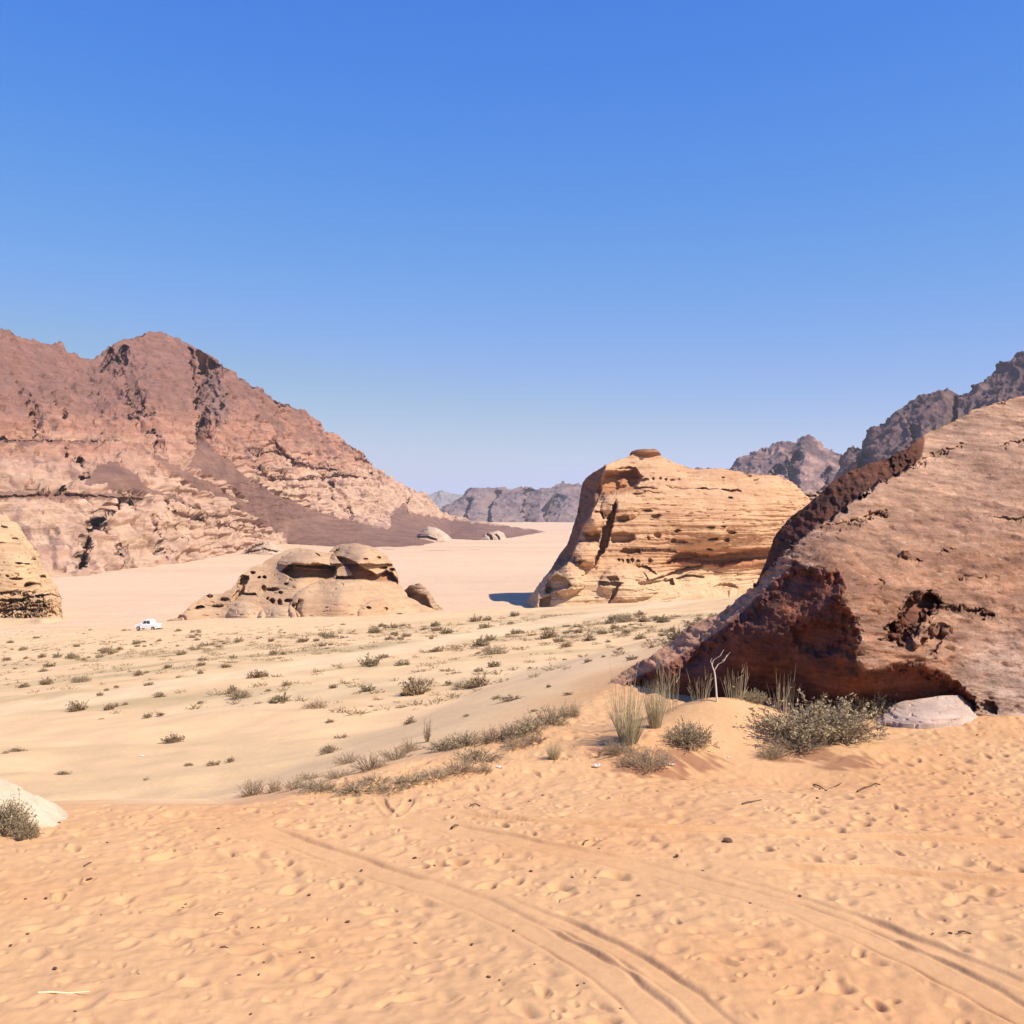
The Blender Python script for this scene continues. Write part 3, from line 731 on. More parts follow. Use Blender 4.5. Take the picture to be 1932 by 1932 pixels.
        cave = f_poly(px, py, [(1240,1070),(1283,1036),(1450,1030),(1600,1028),(1600,1064),(1361,1074)], 1, 6) + f_poly(px, py, [(1138,888),(1199,883),(1216,898),(1203,917),(1226,921),(1150,938),(1121,952)], 1, 8)
        C = lerp_c(C, (.42,.18,.08), np.clip(cave, 0, 1) * .75)  # overhang and bowl shade tinted into the stone
        return C
    m = mat_rock('butte_sandstone', 3.2, 4, bump=.55, bdist=.28, mottle=.13, streak=.10, fine=1.2)
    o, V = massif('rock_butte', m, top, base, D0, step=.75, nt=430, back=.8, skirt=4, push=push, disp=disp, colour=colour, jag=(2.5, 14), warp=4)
    tag(o, 'large golden layered sandstone butte with a long overhang, standing in the middle of the valley', 'rock butte')
    return m
m_butte = build_butte()
small_dome('cap_rock', 'flat brown cap rock balanced on top of the golden layered butte', [(1188,857),(1191,852),(1202,848),(1222,847),(1238,847),(1244,853),(1247,857)], 859.5, D=371, L=2.5, A=.3, col=(.42,.22,.13), step=.35, nt=40, cat='boulder', skirt=.8, rise=.02, back=2.0,
           push=lambda a, b: np.where(b > 853,.32 * (b - 853), 0))
small_dome('rock_outcrop', 'round tan rock knob between the layered butte and the huge near boulder', [(1478,1098),(1490,1040),(1497,985),(1500,955),(1506,940),(1518,930),(1535,926),(1555,925),(1575,932),(1600,960),(1640,1020),(1680,1098)], 1104, D=402, L=10, A=1.1, col=(.56,.36,.23), step=.6, nt=150, cat='rock', skirt=4, rise=.25,
           push=lambda a, b: f_side(a, b, [(1508,945),(1520,936),(1540,934)], 4, 5, 1) + f_side(a, b, [(1540,928),(1560,931),(1580,936)], 3, 5, 1))

# ---- the low outcrop on the valley floor
def build_outcrop():
    top = [(310,1184),(333,1167),(351,1152),(368,1136),(386,1123),(400,1121),(417,1120),(435,1111),(449,1094),(455,1085),(472,1071),(495,1062),(524,1044),(545,1036),(562,1033),(588,1036),(600,1041),(620,1044),(627,1037),(635,1030),(649,1026),(675,1026),(704,1033),(730,1047),(741,1065),(750,1082),(754,1100),(770,1125),(799,1143),(828,1154),(851,1164),(862,1168)]
    base = [(310,1186),(400,1184),(500,1182),(600,1181),(700,1178),(800,1172),(862,1169)]
    pts = [(310,1185,300),(400,1183,300),(500,1180,298),(600,1180,298),(700,1177,302),(800,1171,312),(860,1168,320),
           (351,1152,303),(417,1122,311),(455,1087,318),(480,1120,309),(460,1150,302),(530,1150,300),(560,1110,306),(640,1130,303),(720,1130,308),(790,1145,318),
           (524,1046,330),(562,1034,334),(620,1044,334),(675,1027,334),(741,1066,334),(600,1098,312),(700,1100,314),(750,1100,326),(560,1060,318),(680,1055,318),(600,1060,318),(520,1085,318)]
    D0 = rbf(pts)
    C1 = [(527,1078),(540,1068),(552,1061),(575,1063),(597,1061),(620,1066),(636,1066),(636,1080),(628,1092),(618,1096),(597,1093),(552,1094),(541,1087)]
    C2 = [(630,1048),(650,1050),(672,1060),(690,1072),(704,1078),(712,1084),(728,1074),(741,1078),(752,1096),(752,1103),(735,1098),(700,1096),(650,1093),(630,1094),(634,1085),(652,1087),(662,1084),(655,1072),(640,1062)]
    def push(px, py):
        r = f_poly(px, py, C1, 8, 4) + f_poly(px, py, C2, 8, 4)
        r += f_poly(px, py, [(545,1066),(590,1068),(630,1071),(628,1080),(590,1078),(556,1076)], -3.5, 4)
        r += f_dome(px, py, 585, 1068, 62, 34, 4.5) * (py < 1066) + f_dome(px, py, 688, 1062, 66, 36, 5) * (py < 1064)
        r += f_side(px, py, [(622,1056),(626,1046),(634,1036)], 5, 9, 1)
        r += f_poly(px, py, [(626,1040),(640,1034),(645,1033),(640,1040),(628,1043)], 4, 2)
        r += f_poly(px, py, [(592,1041),(600,1043),(606,1050),(598,1049)], 3, 2)
        r += f_poly(px, py, [(448,1098),(455,1084),(470,1086),(472,1094),(462,1104),(460,1118),(482,1118),(486,1126),(456,1122),(436,1138),(440,1122),(452,1108)], 6, 3)
        for cx, cy, rx, ry, dd in ((477,1080,6,4,4),(489,1090,3,2.5,3),(498,1089,3,3,3),(514,1112,14,4,4),(540,1102,6,2.5,3),(497,1110,6,8,3),(530,1118,5,3,2.5),(514,1134,6,6,4),(528,1136,5,7,3.5),(545,1133,10,5,4),(556,1144,8,8,3),(504,1130,4,4,2.5),
                                   (378,1145,9,3,3.5),(372,1148,6,3,3),(395,1124,7,3,3),(424,1129,8,2.5,3),(410,1142,12,2,2.5),(690,1055,6,3,2.5),(715,1052,5,3,2.5),(722,1071,10,4,4),(740,1075,8,4,4),(696,1146,6,2.5,2.5),(754,1159,7,2,3),(728,1148,5,4,2)):
            r += f_hole(px, py, cx, cy, rx, ry, dd)
        # smooth domes in front
        r += f_dome(px, py, 464, 1162, 36, 27, 4)
        r += f_dome(px, py, 527, 1166, 40, 25, 5)
        r += f_dome(px, py, 640, 1150, 95, 58, 6)
        r += f_dome(px, py, 745, 1160, 70, 34, 3)
        r += f_side(px, py, [(566,1175),(556,1155),(562,1130)], 3.5, 12, 1) 
        r += f_side(px, py, [(330,1168),(345,1166),(352,1182)], 3, 7, -1)
        r += f_side(px, py, [(563,1172),(620,1174),(665,1170)], 2.5, 5, 1)
        return r
    def disp(x, y, z):
        return (rock_noise(x, y, z, 12, 1.2, (.25, 14, 1.0), (.6, 2.4, 1.0,.42), (0, 6), seed=230) + .14 * fbm(x / 1.6, y / 1.6, z, octv=3, seed=235), lambda px, py: .5 + .12 * sstep(540, 470, px))
    def colour(px, py, V):
        x, y, z = V[..., 0], V[..., 1], V[..., 2]
        n = fbm(x / 9, y / 9, z / 5, octv=4, seed=241); b = noise(x / 30, y / 30, z / 1.2, seed=242)
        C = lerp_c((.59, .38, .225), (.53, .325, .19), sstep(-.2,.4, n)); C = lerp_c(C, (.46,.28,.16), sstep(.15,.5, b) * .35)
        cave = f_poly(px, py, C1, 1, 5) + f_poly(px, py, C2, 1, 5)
        C = lerp_c(C, (.36,.17,.08), np.clip(cave, 0, 1) * .85)  # cave shade deepened by a darker rock colour
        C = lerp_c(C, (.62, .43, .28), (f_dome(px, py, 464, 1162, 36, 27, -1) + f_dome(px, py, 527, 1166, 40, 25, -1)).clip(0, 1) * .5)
        return C
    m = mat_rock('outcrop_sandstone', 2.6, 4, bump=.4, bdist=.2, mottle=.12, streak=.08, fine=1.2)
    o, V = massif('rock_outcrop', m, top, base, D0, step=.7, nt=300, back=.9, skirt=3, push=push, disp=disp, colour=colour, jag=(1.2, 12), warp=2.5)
    tag(o, 'low tan rock outcrop with two dark caves, on the valley floor left of the butte', 'rock outcrop')
build_outcrop()
small_dome('boulder', 'single boulder with a dark hollow side, right of the cave outcrop', [(757,1122),(763,1113),(770,1106),(778,1103),(793,1102),(804,1111),(814,1123),(822,1135),(832,1145),(846,1156),(856,1164)], 1166, D=326, L=6, A=.6, col=(.50,.33,.21), step=.5, nt=110, skirt=3, cat='boulder', rise=.1,
           push=lambda a, b: f_poly(a, b, [(763,1116),(772,1107),(780,1110),(790,1118),(805,1122),(812,1140),(822,1153),(800,1146),(776,1138)], 5, 4))
small_dome('rock_slab', 'small dark wedge of rock beside the parked white pickup', [(296,1180),(306,1176),(318,1170),(333,1166),(341,1170),(350,1180)], 1184, D=296, L=5, A=.5, col=(.44,.29,.17), step=.5, nt=40, skirt=2, cat='rock',
           push=lambda a, b: f_side(a, b, [(300,1179),(322,1173),(338,1174)], 3, 6, 1))

# ---- layered butte cut by the left edge
def build_left_butte():
    top = [(-420,950),(-300,925),(-180,935),(-80,950),(0,970),(16,976),(33,989),(45,1003),(60,1026),(75,1043),(79,1061),(90,1083),(104,1101),(112,1118),(114.5,1128),(115.5,1150),(117,1163),(118,1178)]
    base = [(-420,1184),(0,1184),(80,1183),(118,1180)]
    pts = [(-420,1184,300),(0,1184,298),(80,1183,299),(118,1180,306),(-300,930,350),(0,972,340),(45,1004,333),(60,1027,328),(79,1061,324),(104,1101,320),(114,1128,318),(114,1163,312),
           (0,1166,304),(60,1166,303),(98,1165,305),(0,1130,304),(60,1125,305),(100,1130,308),(0,1060,310),(50,1060,312),(0,1000,322),(-300,1100,310),(-300,1000,320)]
    def push(px, py):
        r = f_side(px, py, [(-300,1022),(0,1023),(22,1024),(43,1027)], 2.6, 5, 1)
        r += f_poly(px, py, [(44,1104),(48,1099),(58,1098),(70,1098),(79,1099),(79,1107),(60,1108),(46,1108)], 5, 3)
        r += f_side(px, py, [(-200,1116),(0,1117),(18,1115),(34,1112)], 3.5, 6, 1)
        r += f_side(px, py, [(-200,1128),(8,1128),(20,1132),(40,1130),(55,1124),(70,1126)], 3.5, 8, 1)
        r += f_side(px, py, [(66,1122),(85,1122),(98,1120),(113,1126)], 4, 8, 1)
        r += f_poly(px, py, [(92,1155),(104,1153),(109,1160),(108,1166),(96,1162)], 3.5, 2)
        r += f_side(px, py, [(-300,1150),(0,1151),(40,1149),(90,1150)], 2.2, 6, 1)
        r += f_hole(px, py, 13, 1087, 5, 4, 3.5) + f_hole(px, py, 8, 994, 9, 2, 2.5) + f_hole(px, py, 29, 1016, 8, 1.6, 2) + f_hole(px, py, 36, 1063, 9, 1.8, 2.2) + f_hole(px, py, 51, 1064, 8, 1.6, 2.2) + f_hole(px, py, 63, 1056, 6, 2, 2)
        r += f_hole(px, py, 80, 1087, 9, 4, 3) + f_hole(px, py, 30, 1092, 16, 2, 2) + f_hole(px, py, 84, 1140, 4, 8, 2.5) + f_hole(px, py, 56, 1160, 3, 5, 2.5)
        n = noise(px / 8, py / 4, seed=251) + .5 * noise(px / 4, py / 3, seed=252)
        r += 1.8 * sstep(.22,.42, n) * sstep(1112, 1124, py) * (1 - sstep(1163, 1167, py))
        n = noise(px / 5, py / 9, seed=253)
        r += 1.0 * np.clip(1 - np.abs(n) * 6, 0, 1) * sstep(1128, 1138, py) * (1 - sstep(1163, 1166, py))
        r += -2.0 * sstep(1164, 1168, py) 
        return r
    def disp(x, y, z):
        a = rock_noise(x, y, z, 14, 1.4, (.26, 18, 1.3), (.7, 2.6, .8, .38), (0, 7), seed=260) + .15 * fbm(x / 1.6, y / 1.6, z, octv=3, seed=265)
        return (a, lambda px, py: .8 * (1 - sstep(1162, 1168, py) * .9))
    def colour(px, py, V):
        x, y, z = V[..., 0], V[..., 1], V[..., 2]
        n = fbm(x / 9, y / 9, z / 5, octv=4, seed=271); b = noise(x / 30, y / 30, z / 1.4, seed=272)
        C = lerp_c((.64, .42, .24), (.57, .36, .205), sstep(-.2,.4, n)); C = lerp_c(C, (.50,.30,.15), sstep(.1,.5, b) * .5 * sstep(1060, 1110, py))
        return lerp_c(C, (.66,.46,.27), sstep(1164, 1168, py))
    m = mat_rock('left_butte_sandstone', 2.8, 4, bump=.45, bdist=.22, mottle=.12, streak=.1, fine=1.2)
    o, V = massif('rock_butte', m, top, base, pts, step=.7, nt=330, back=.8, skirt=4, push=push, disp=disp, colour=colour, jag=(2, 10), warp=2.5)
    tag(o, 'yellow layered sandstone butte with pitted foot, cut off by the left edge', 'rock butte')
build_left_butte()

# ---- the great near boulder on the right
def build_boulder():
    top = [(1092,1340),(1115,1318),(1145,1291),(1170,1273),(1196,1256),(1230,1236),(1261,1217),(1282,1198),(1300,1180),(1330,1167),(1358,1154),(1380,1137),(1395,1124),(1414,1108),(1428,1099),(1436,1080),(1446,1055),(1458,1021),(1468,1003),(1483,985),(1500,968),(1519,954),(1553,927),(1568,911),(1596,893),(1635,875),(1678,862),(1709,847),(1733,829),(1755,814),(1785,798),(1831,777),(1892,756),(1932,745),(2050,715),(2250,690),(2500,720),(2650,800)]
    base = [(1092,1342),(1150,1400),(1250,1400),(1350,1385),(1500,1380),(1650,1370),(1800,1362),(1932,1352),(2200,1350),(2650,1345)]
    pts = [(1092,1340,21.5),(1145,1293,22.1),(1196,1258,22.4),(1261,1219,22.4),(1300,1182,22.3),(1358,1157,22.0),(1414,1110,21.7),
           (1105,1345,21.3),(1150,1312,21.2),(1258,1252,20.7),(1371,1172,20.3),(1428,1122,20.2),(1477,1076,20.0),(1473,1052,20.6),(1516,1018,20.8),(1541,994,21.2),(1568,982,21.4),(1635,927,22.7),(1696,899,24.0),(1742,863,25.4),
           (1498,1056,19.9),(1559,1076,18.9),(1585,1100,18.5),(1614,1155,18.1),(1626,1216,17.8),(1629,1262,17.7),(1700,1250,18.0),(1742,1240,18.1),(1800,1280,18.2),(1835,1306,18.1),(1860,1340,18.1),(1932,1340,18.4),
           (1700,1150,19.0),(1700,1050,20.5),(1800,1150,19.7),(1850,1050,21.5),(1932,1200,19.8),(1932,1100,21.2),(1932,1000,22.9),(1800,950,23.6),(1932,880,25.4),(1850,830,26.6),(1932,760,28.8),(1831,780,28.0),(1755,816,27.0),(1640,1000,21.4),
           (2200,1340,19.5),(2200,1100,22.5),(2200,900,26.5),(2250,700,31),(2600,1300,23),(2600,900,30),
           (1150,1395,21.4),(1250,1390,20.6),(1400,1380,19.6),(1500,1370,19.0),(1650,1365,18.2),(1800,1358,18.1)]
    SH = [(1080,1352),(1105,1343),(1145,1311),(1185,1283),(1215,1266),(1258,1250),(1300,1222),(1340,1196),(1371,1174),(1400,1150),(1428,1122),(1455,1098),(1477,1076),(1498,1055),(1515,1062),(1533,1067),(1559,1075),(1585,1074),(1595,1092),(1600,1111),(1590,1131),(1614,1155),(1623,1187),(1627,1216),(1616,1239),
          (1629,1262),(1658,1263),(1680,1250),(1742,1247),(1777,1268),(1812,1285),(1834,1306),(1838,1330),(1838,1420),(1060,1420)]
    LIP = SH[1:32]
    WALL = [(1428,1101),(1446,1080),(1473,1052),(1498,1030),(1516,1018),(1541,994),(1568,982),(1600,955),(1635,928),(1665,912),(1696,899),(1722,882),(1742,862),(1748,830),(1733,800),(1600,860),(1500,930),(1440,1010),(1400,1100)]
    WLINE = [(1428,1101),(1473,1052),(1516,1018),(1568,982),(1635,928),(1696,899),(1742,862)]
    def push(px, py):
        r = np.zeros(px.shape, f32)
        d, s, arc = seg_dist(px, py, LIP)
        ins = inside(px, py, SH)
        # undercut face: falls back from the lip, most to the left and towards the ground
        r += np.where(ins, .30 * sstep(0, 30, d) + 1.15 * np.clip(d / 240, 0, 1), 0)
        r += np.where(ins,.22 * f_hole(px, py, 1545, 1205, 60, 40, 1.0) , 0)
        # hollow wall behind the upper left edge of the dome
        d, s, arc = seg_dist(px, py, WLINE)
        inw = inside(px, py, WALL)
        al = arc / arc.max()
        r += np.where(inw, sstep(0, 5, d) * sstep(0, .10, 1 - al) * (.30 + 3.1 * (1 - al) * sstep(0,.2, 1 - al) + .9 * (1 - al)), 0)
        # split that runs into the lit dome
        r += f_poly(px, py, [(1742,862),(1770,852),(1819,834),(1822,838),(1776,862),(1720,890)], .14, 5)
        r += f_poly(px, py, [(1598,984),(1640,968),(1672,966),(1676,972),(1640,980),(1612,986)], .16, 4)
        r += f_poly(px, py, [(1540,1000),(1575,985),(1610,980),(1650,986),(1610,996),(1575,1004),(1555,1012)], .12, 6)
        r += f_side(px, py, [(1880,841),(1905,836),(1940,832)],.12, 6, 1) + f_side(px, py, [(1860,980),(1900,975),(1960,972)],.10, 6, 1)
        # cavity in the lit face
        r += f_poly(px, py, [(1704,1150),(1716,1122),(1745,1117),(1760,1114),(1783,1134),(1766,1150),(1751,1163),(1731,1181),(1710,1205),(1687,1238),(1690,1210),(1661,1207),(1678,1181)], .62, 14)
        r += f_poly(px, py, [(1735,1215),(1752,1192),(1776,1180),(1790,1190),(1776,1214),(1760,1240),(1745,1245)], .22, 9)
        r += f_dome(px, py, 1741, 1190, 16, 40,.28,.5)
        r += f_poly(px, py, [(1670,1180),(1690,1176),(1696,1192),(1676,1200)],.3, 5)
        r += f_poly(px, py, [(1849,1320),(1862,1322),(1888,1334),(1886,1345),(1855,1342)], .25, 4)
        for cx, cy, rx, ry, dd in ((1862,1163,16,6,.25),(1900,1180,8,3,.12),(1734,1060,14,5,.15),(1785,1040,22,4,.12),(1660,1100,8,12,.12),(1875,760,30,3,.10),(1820,1092,16,5,.16),(1840,1090,22,4,.14),(1790,1145,40,3,.10),(1713,1052,7,4,.12),(1845,1152,26,4,.2)):
            r += f_hole(px, py, cx, cy, rx, ry, dd)
        return r
    def disp(x, y, z):
        zz = z + .18 * x
        a = .16 * fbm(x / 1.6, y / 1.6, z / 1.2, octv=4, seed=280)
        a += .034 * np.tanh(2.2 * (noise(x / .9, y / .9, zz / .10, seed=284) + .4 * noise(x / .4, y / .4, zz / .05, seed=285)))
        a += .046 * fbm(x / .30, y / .30, z / .15, octv=3, seed=286) + .016 * fbm(x / .085, y / .085, z / .05, octv=2, seed=287, gain=.7)
        a -= .05 * sstep(.36, .6, noise(x / .34, y / .34, zz / .12, seed=288) + .3 * noise(x / .12, y / .12, zz / .07, seed=289))
        return (a, lambda px, py: np.where(inside(px, py, SH) | inside(px, py, WALL), .4, 1.0) * (.7 + .3 * sstep(1420, 1560, px)) * (1 - .45 * sstep(1060, 900, py)))
    def colour(px, py, V):
        x, y, z = V[..., 0], V[..., 1], V[..., 2]
        n = fbm(x / 1.4, y / 1.4, z / .9, octv=4, seed=291); b = noise(x / 3, y / 3, (z + .18 * x) / .22, seed=292)
        C = lerp_c((.44, .235, .145), (.33, .165, .10), sstep(-.2,.3, n))
        C = lerp_c(C, (.52, .31, .205), sstep(1100, 880, py + 50 * n))
        C = lerp_c(C, (.55, .385, .30), sstep(1120, 1300, py + 60 * n) * sstep(1760, 1900, px + 40 * n) * .8)
        fl = sstep(.18, .45, fbm(x / .22, y / .22, z / .07, octv=3, seed=298))
        C = lerp_c(C, (.56, .40, .29), fl * .65)
        C = lerp_c(C, (.21, .11, .08), sstep(.0, .35, b) * .45 + 0 * b)
        C = lerp_c(C, (.17, .09, .07), sstep(.25, .5, fbm(x / .5, y / .5, z / .12, octv=3, seed=299)) * .7)
        C = lerp_c(C, (.60, .32, .19), sstep(1560, 1450, px) * .8)
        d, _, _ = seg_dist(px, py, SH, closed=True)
        shade_c = lerp_c((.25, .095, .06), (.14, .062, .048), sstep(-.25,.3, fbm(x / .9, y / .9, z / 1.3, octv=4, seed=294)))  # dark reds standing in for shade on the rock
        shade_c = lerp_c(shade_c, (.33, .125, .06), sstep(.1,.45, fbm(x / .7, y / .7, z / .7, octv=3, seed=297)) * .7)
        C = lerp_c(C, shade_c, np.where(inside(px, py, SH), sstep(0, 6, d), 0))  # undercut face carries its shadow in the colour
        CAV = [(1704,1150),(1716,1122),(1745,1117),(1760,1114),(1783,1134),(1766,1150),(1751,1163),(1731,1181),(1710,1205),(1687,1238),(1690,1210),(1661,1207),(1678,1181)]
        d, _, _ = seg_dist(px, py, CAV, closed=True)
        C = lerp_c(C, shade_c, np.where(inside(px, py, CAV), sstep(0, 8, d), 0) * .85)  # cavity filled with the same painted shade
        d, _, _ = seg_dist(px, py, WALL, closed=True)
        C = lerp_c(C, shade_c * .6, np.where(inside(px, py, WALL), sstep(0, 5, d), 0) * .95)  # shadow on the hollow wall painted darker still
        return C
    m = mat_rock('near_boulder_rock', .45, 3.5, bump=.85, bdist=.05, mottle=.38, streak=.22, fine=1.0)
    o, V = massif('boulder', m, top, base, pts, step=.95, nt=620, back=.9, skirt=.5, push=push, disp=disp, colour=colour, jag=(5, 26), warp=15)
    tag(o, 'huge near boulder with a sunlit dome and dark red undercut side, at the right edge', 'boulder')
    return m
m_boulder = build_boulder()
small_dome('rock_slab', 'pale pinkish white rock slab lying at the foot of the huge near boulder', [(1655,1352),(1668,1340),(1684,1330),(1708,1324),(1733,1320),(1771,1313),(1806,1312),(1825,1322),(1840,1334),(1852,1346)], 1366, D=17.35, L=.6, A=.035, col=(.62, .45, .36), step=.8, nt=60, skirt=.4, cat='rock', rise=.28, back=1.2)
small_dome('rock_slab', 'smooth cream rock slab at the left edge behind the green bush', [(-260,1395),(-160,1405),(-60,1436),(0,1468),(40,1487),(75,1503),(100,1514),(122,1528),(140,1545),(150,1555)], 1562, D=11.6, L=2.2, A=.05, col=(.70,.56,.40), step=1.2, nt=90, skirt=.5, cat='rock', rise=.12, back=.9)

# ------------------------------------------------------------------ plants
def mat_plant(name):
    m = bpy.data.materials.new(name); m.use_nodes = True
    nt = m.node_tree; b = nt.nodes['Principled BSDF']
    at = nt.nodes.new('ShaderNodeAttribute'); at.attribute_name = 'Col'
    b.inputs['Roughness'].default_value = .8; b.inputs['Specular IOR Level'].default_value = .15
    nt.links.new(at.outputs['Color'], b.inputs['Base Color'])
    tr = nt.nodes.new('ShaderNodeBsdfTranslucent'); nt.links.new(at.outputs['Color'], tr.inputs['Color'])
    mx = nt.nodes.new('ShaderNodeMixShader'); mx.inputs[0].default_value = .22
    out = nt.nodes['Material Output']
    nt.links.new(b.outputs[0], mx.inputs[1]); nt.links.new(tr.outputs[0], mx.inputs[2]); nt.links.new(mx.outputs[0], out.inputs['Surface'])
    return m
M_plant = mat_plant('dry_plant')

def ribbons(P, W, side):
    """P (n,k,3) paths, W (n,k) half widths, side (n,3) -> quads"""
    n, k, _ = P.shape
    L = P - side[:, None] * W[..., None]; R = P + side[:, None] * W[..., None]
    V = np.stack([L, R], 2).reshape(n * k * 2, 3)
    i = (np.arange(n)[:, None] * k + np.arange(k - 1)[None]) * 2
    Q = np.stack([i, i + 1, i + 3, i + 2], -1).reshape(-1, 4)
    return V, Q

def plant_geo(seed, n=60, spread=.5, length=(.25,.5), tilt=(.1, 1.1), w=.006, leaves=8, leaf=(.03,.006), curve=.3, droop=0.0,
              scol=(.30,.22,.13), lcol=(.27,.25,.13), vary=.25, forks=0, asp=1.0, base=.25):
    """returns stems (V,Q,C) and leaves (V,Q,C) of a plant rooted at the origin"""
    r = np.random.RandomState(seed)
    th = r.rand(n) * 2 * np.pi; rad = np.sqrt(r.rand(n)); ph = tilt[0] + (tilt[1] - tilt[0]) * rad * (.8 + .4 * r.rand(n))
    B = np.stack([np.cos(th) * rad * spread * base, np.sin(th) * rad * spread * base * asp, np.full(n, -.03)], -1)
    d = np.stack([np.sin(ph) * np.cos(th), np.sin(ph) * np.sin(th) * asp, np.cos(ph)], -1)
    Ls = (length[0] + (length[1] - length[0]) * r.rand(n)); k = 5
    t = np.linspace(0, 1, k)[None, :, None]
    bend = r.normal(size=(n, 3)) * curve; bend[:, 2] = np.abs(bend[:, 2]) * .3 - droop
    P = B[:, None] + d[:, None] * (Ls[:, None, None] * t) + bend[:, None] * (Ls[:, None, None] * t ** 2) * .5
    if forks:
        src = r.randint(0, n, forks); kk = r.randint(1, 4, forks)
        d2 = d[src] + r.normal(size=(forks, 3)) * .45; d2 /= np.linalg.norm(d2, axis=1, keepdims=True)
        L2 = Ls[src] * (.25 + .35 * r.rand(forks)); B2 = P[src, kk]
        P2 = B2[:, None] + d2[:, None] * L2[:, None, None] * t
        P = np.concatenate([P, P2]); Ls = np.concatenate([Ls, L2]); d = np.concatenate([d, d2])
    n2 = len(P)
    Wd = w * (1.1 - .85 * np.linspace(0, 1, k))[None] * (.7 + .6 * r.rand(n2))[:, None]
    side = np.cross(d, r.normal(size=(n2, 3))); side /= np.linalg.norm(side, axis=1, keepdims=True)
    V, Q = ribbons(P, Wd, side)
    s2 = np.cross(d, side); V2, Q2 = ribbons(P, Wd, s2)
    V = np.concatenate([V, V2]); Q = np.concatenate([Q, Q2 + len(V2)])
    C = np.array(scol)[None] * (1 + vary * (np.repeat(r.rand(n2), k * 2) * 2 - 1))[:, None]
    C = np.concatenate([C, C])
    LV = LQ = LC = None
    if leaves:
        m = n2 * leaves; si = np.repeat(np.arange(n2), leaves); u = .2 + .8 * r.rand(m); seg = np.minimum((u * (k - 1)).astype(int), k - 2); fr = u * (k - 1) - seg
        p = P[si, seg] * (1 - fr)[:, None] + P[si, seg + 1] * fr[:, None]
        ld = d[si] + r.normal(size=(m, 3)) * .8; ld /= np.linalg.norm(ld, axis=1, keepdims=True)
        ls = np.cross(ld, r.normal(size=(m, 3))); ls /= np.linalg.norm(ls, axis=1, keepdims=True)
        ll = leaf[0] * (.5 + r.rand(m))[:, None]; lw = leaf[1] * (.6 + .8 * r.rand(m))[:, None]
        LV = np.stack([p, p + ld * ll * .5 - ls * lw, p + ld * ll, p + ld * ll * .5 + ls * lw], 1).reshape(-1, 3)
        LQ = np.arange(m * 4).reshape(-1, 4)
        cc = 1 + vary * (r.rand(m) * 2 - 1)
        mixc = (r.rand(m) < .25)[:, None]
        LC = np.repeat(np.where(mixc, np.array(scol), np.array(lcol)) * cc[:, None], 4, 0)
    return (V, Q, C), (LV, LQ, LC)

def merge(parts):
    V, Q, C, o = [], [], [], 0
    for v, q, c in parts:
        if v is None: continue
        V.append(v); Q.append(q + o); C.append(c); o += len(v)
    return np.concatenate(V), np.concatenate(Q), np.concatenate(C)

def big_plant(name, loc, label, cat, group=None, scale=(1, 1, 1), rz=0, **kw):
    root = empty(name, loc, rz); root.scale = scale
    tag(root, label, cat, group)
    (a, b) = plant_geo(**kw)
    raw_mesh('stems', a[0], a[1], M_plant, a[2], smooth=False, parent=root)
    if b[0] is not None: raw_mesh('foliage', b[0], b[1], M_plant, b[2], smooth=False, parent=root)
    return root
def at_px(px, py): p = gp(px, py); return tuple(float(v) for v in p)

OLIVE = (.26,.25,.145); GREYG = (.60, .49, .30); DRY = (.60, .44, .29); STRAW = (.74, .60, .38); BRN = (.33, .215, .135)
def pm(px, D): return px / F * D
def at_D(px, D): x = (px - 966) / F * D; return (x, D, float(H(x, D)))
def bush(px, py, wpx, hpx, label, name='shrub', kind='green', group=None, seed=1, asp=.8, D=None):
    x, y, z = at_px(px, py) if D is None else at_D(px, D); W = wpx / F * y / 2; Hh = hpx / F * y
    if kind == 'green':
        kw = dict(n=300, spread=.9, length=(.55, 1.0), tilt=(0, 1.35), w=.005, leaves=22, leaf=(.075,.015), scol=BRN, lcol=GREYG, forks=160, base=.5)
    elif kind == 'dry':
        kw = dict(n=150, spread=.9, length=(.5, 1.0), tilt=(0, 1.25), w=.010, leaves=7, leaf=(.07,.011), scol=DRY, lcol=(.46,.38,.24), forks=150, base=.5)
    elif kind == 'tuft':
        kw = dict(n=190, spread=.5, length=(.5, 1.05), tilt=(0,.65), w=.010, leaves=0, scol=(.70, .60, .37), forks=0, base=.6, curve=.35, vary=.4)
    elif kind == 'stalks':
        kw = dict(n=26, spread=.5, length=(.5, 1.1), tilt=(0,.5), w=.013, leaves=0, scol=STRAW, forks=26, base=1.2, curve=.2, vary=.3)
    kw['seed'] = seed
    return big_plant(name, (x, y, z), label, 'shrub' if kind in ('green', 'dry') else 'grass tuft' if kind == 'tuft' else 'dry stalks', group, scale=(W, W * asp, Hh * 1.05), **kw)

bush(1548, 1395, 200, 88, 'large grey-green cushion shrub on the sand below the near boulder', kind='green', seed=3, asp=.6)
bush(1640, 1352, 95, 62, 'smaller green shrub touching the right side of the large cushion shrub', kind='green', seed=4)
bush(1500, 1412, 120, 34, 'low brown woody growth sprawling at the left foot of the large cushion shrub', kind='dry', seed=5)
bush(1186, 1402, 100, 105, 'tall pale grass tuft against the dark tip of the near boulder', 'grass_tuft', 'tuft', seed=6)
bush(1236, 1372, 66, 90, 'shorter grass tuft just right of the tallest pale one', 'grass_tuft', 'tuft', seed=7)
bush(1262, 1345, 50, 100, 'thin dry stalks rising in front of the dark undercut rock', 'dry_stalks', 'stalks', seed=8, D=16.9)
bush(1175, 1378, 60, 130, 'very tall thin stalks leaning left of the pale grass tuft', 'dry_stalks', 'stalks', seed=9)
bush(1480, 1322, 66, 75, 'cream dry stalks standing behind the large cushion shrub', 'dry_stalks', 'stalks', seed=10, D=17.1)
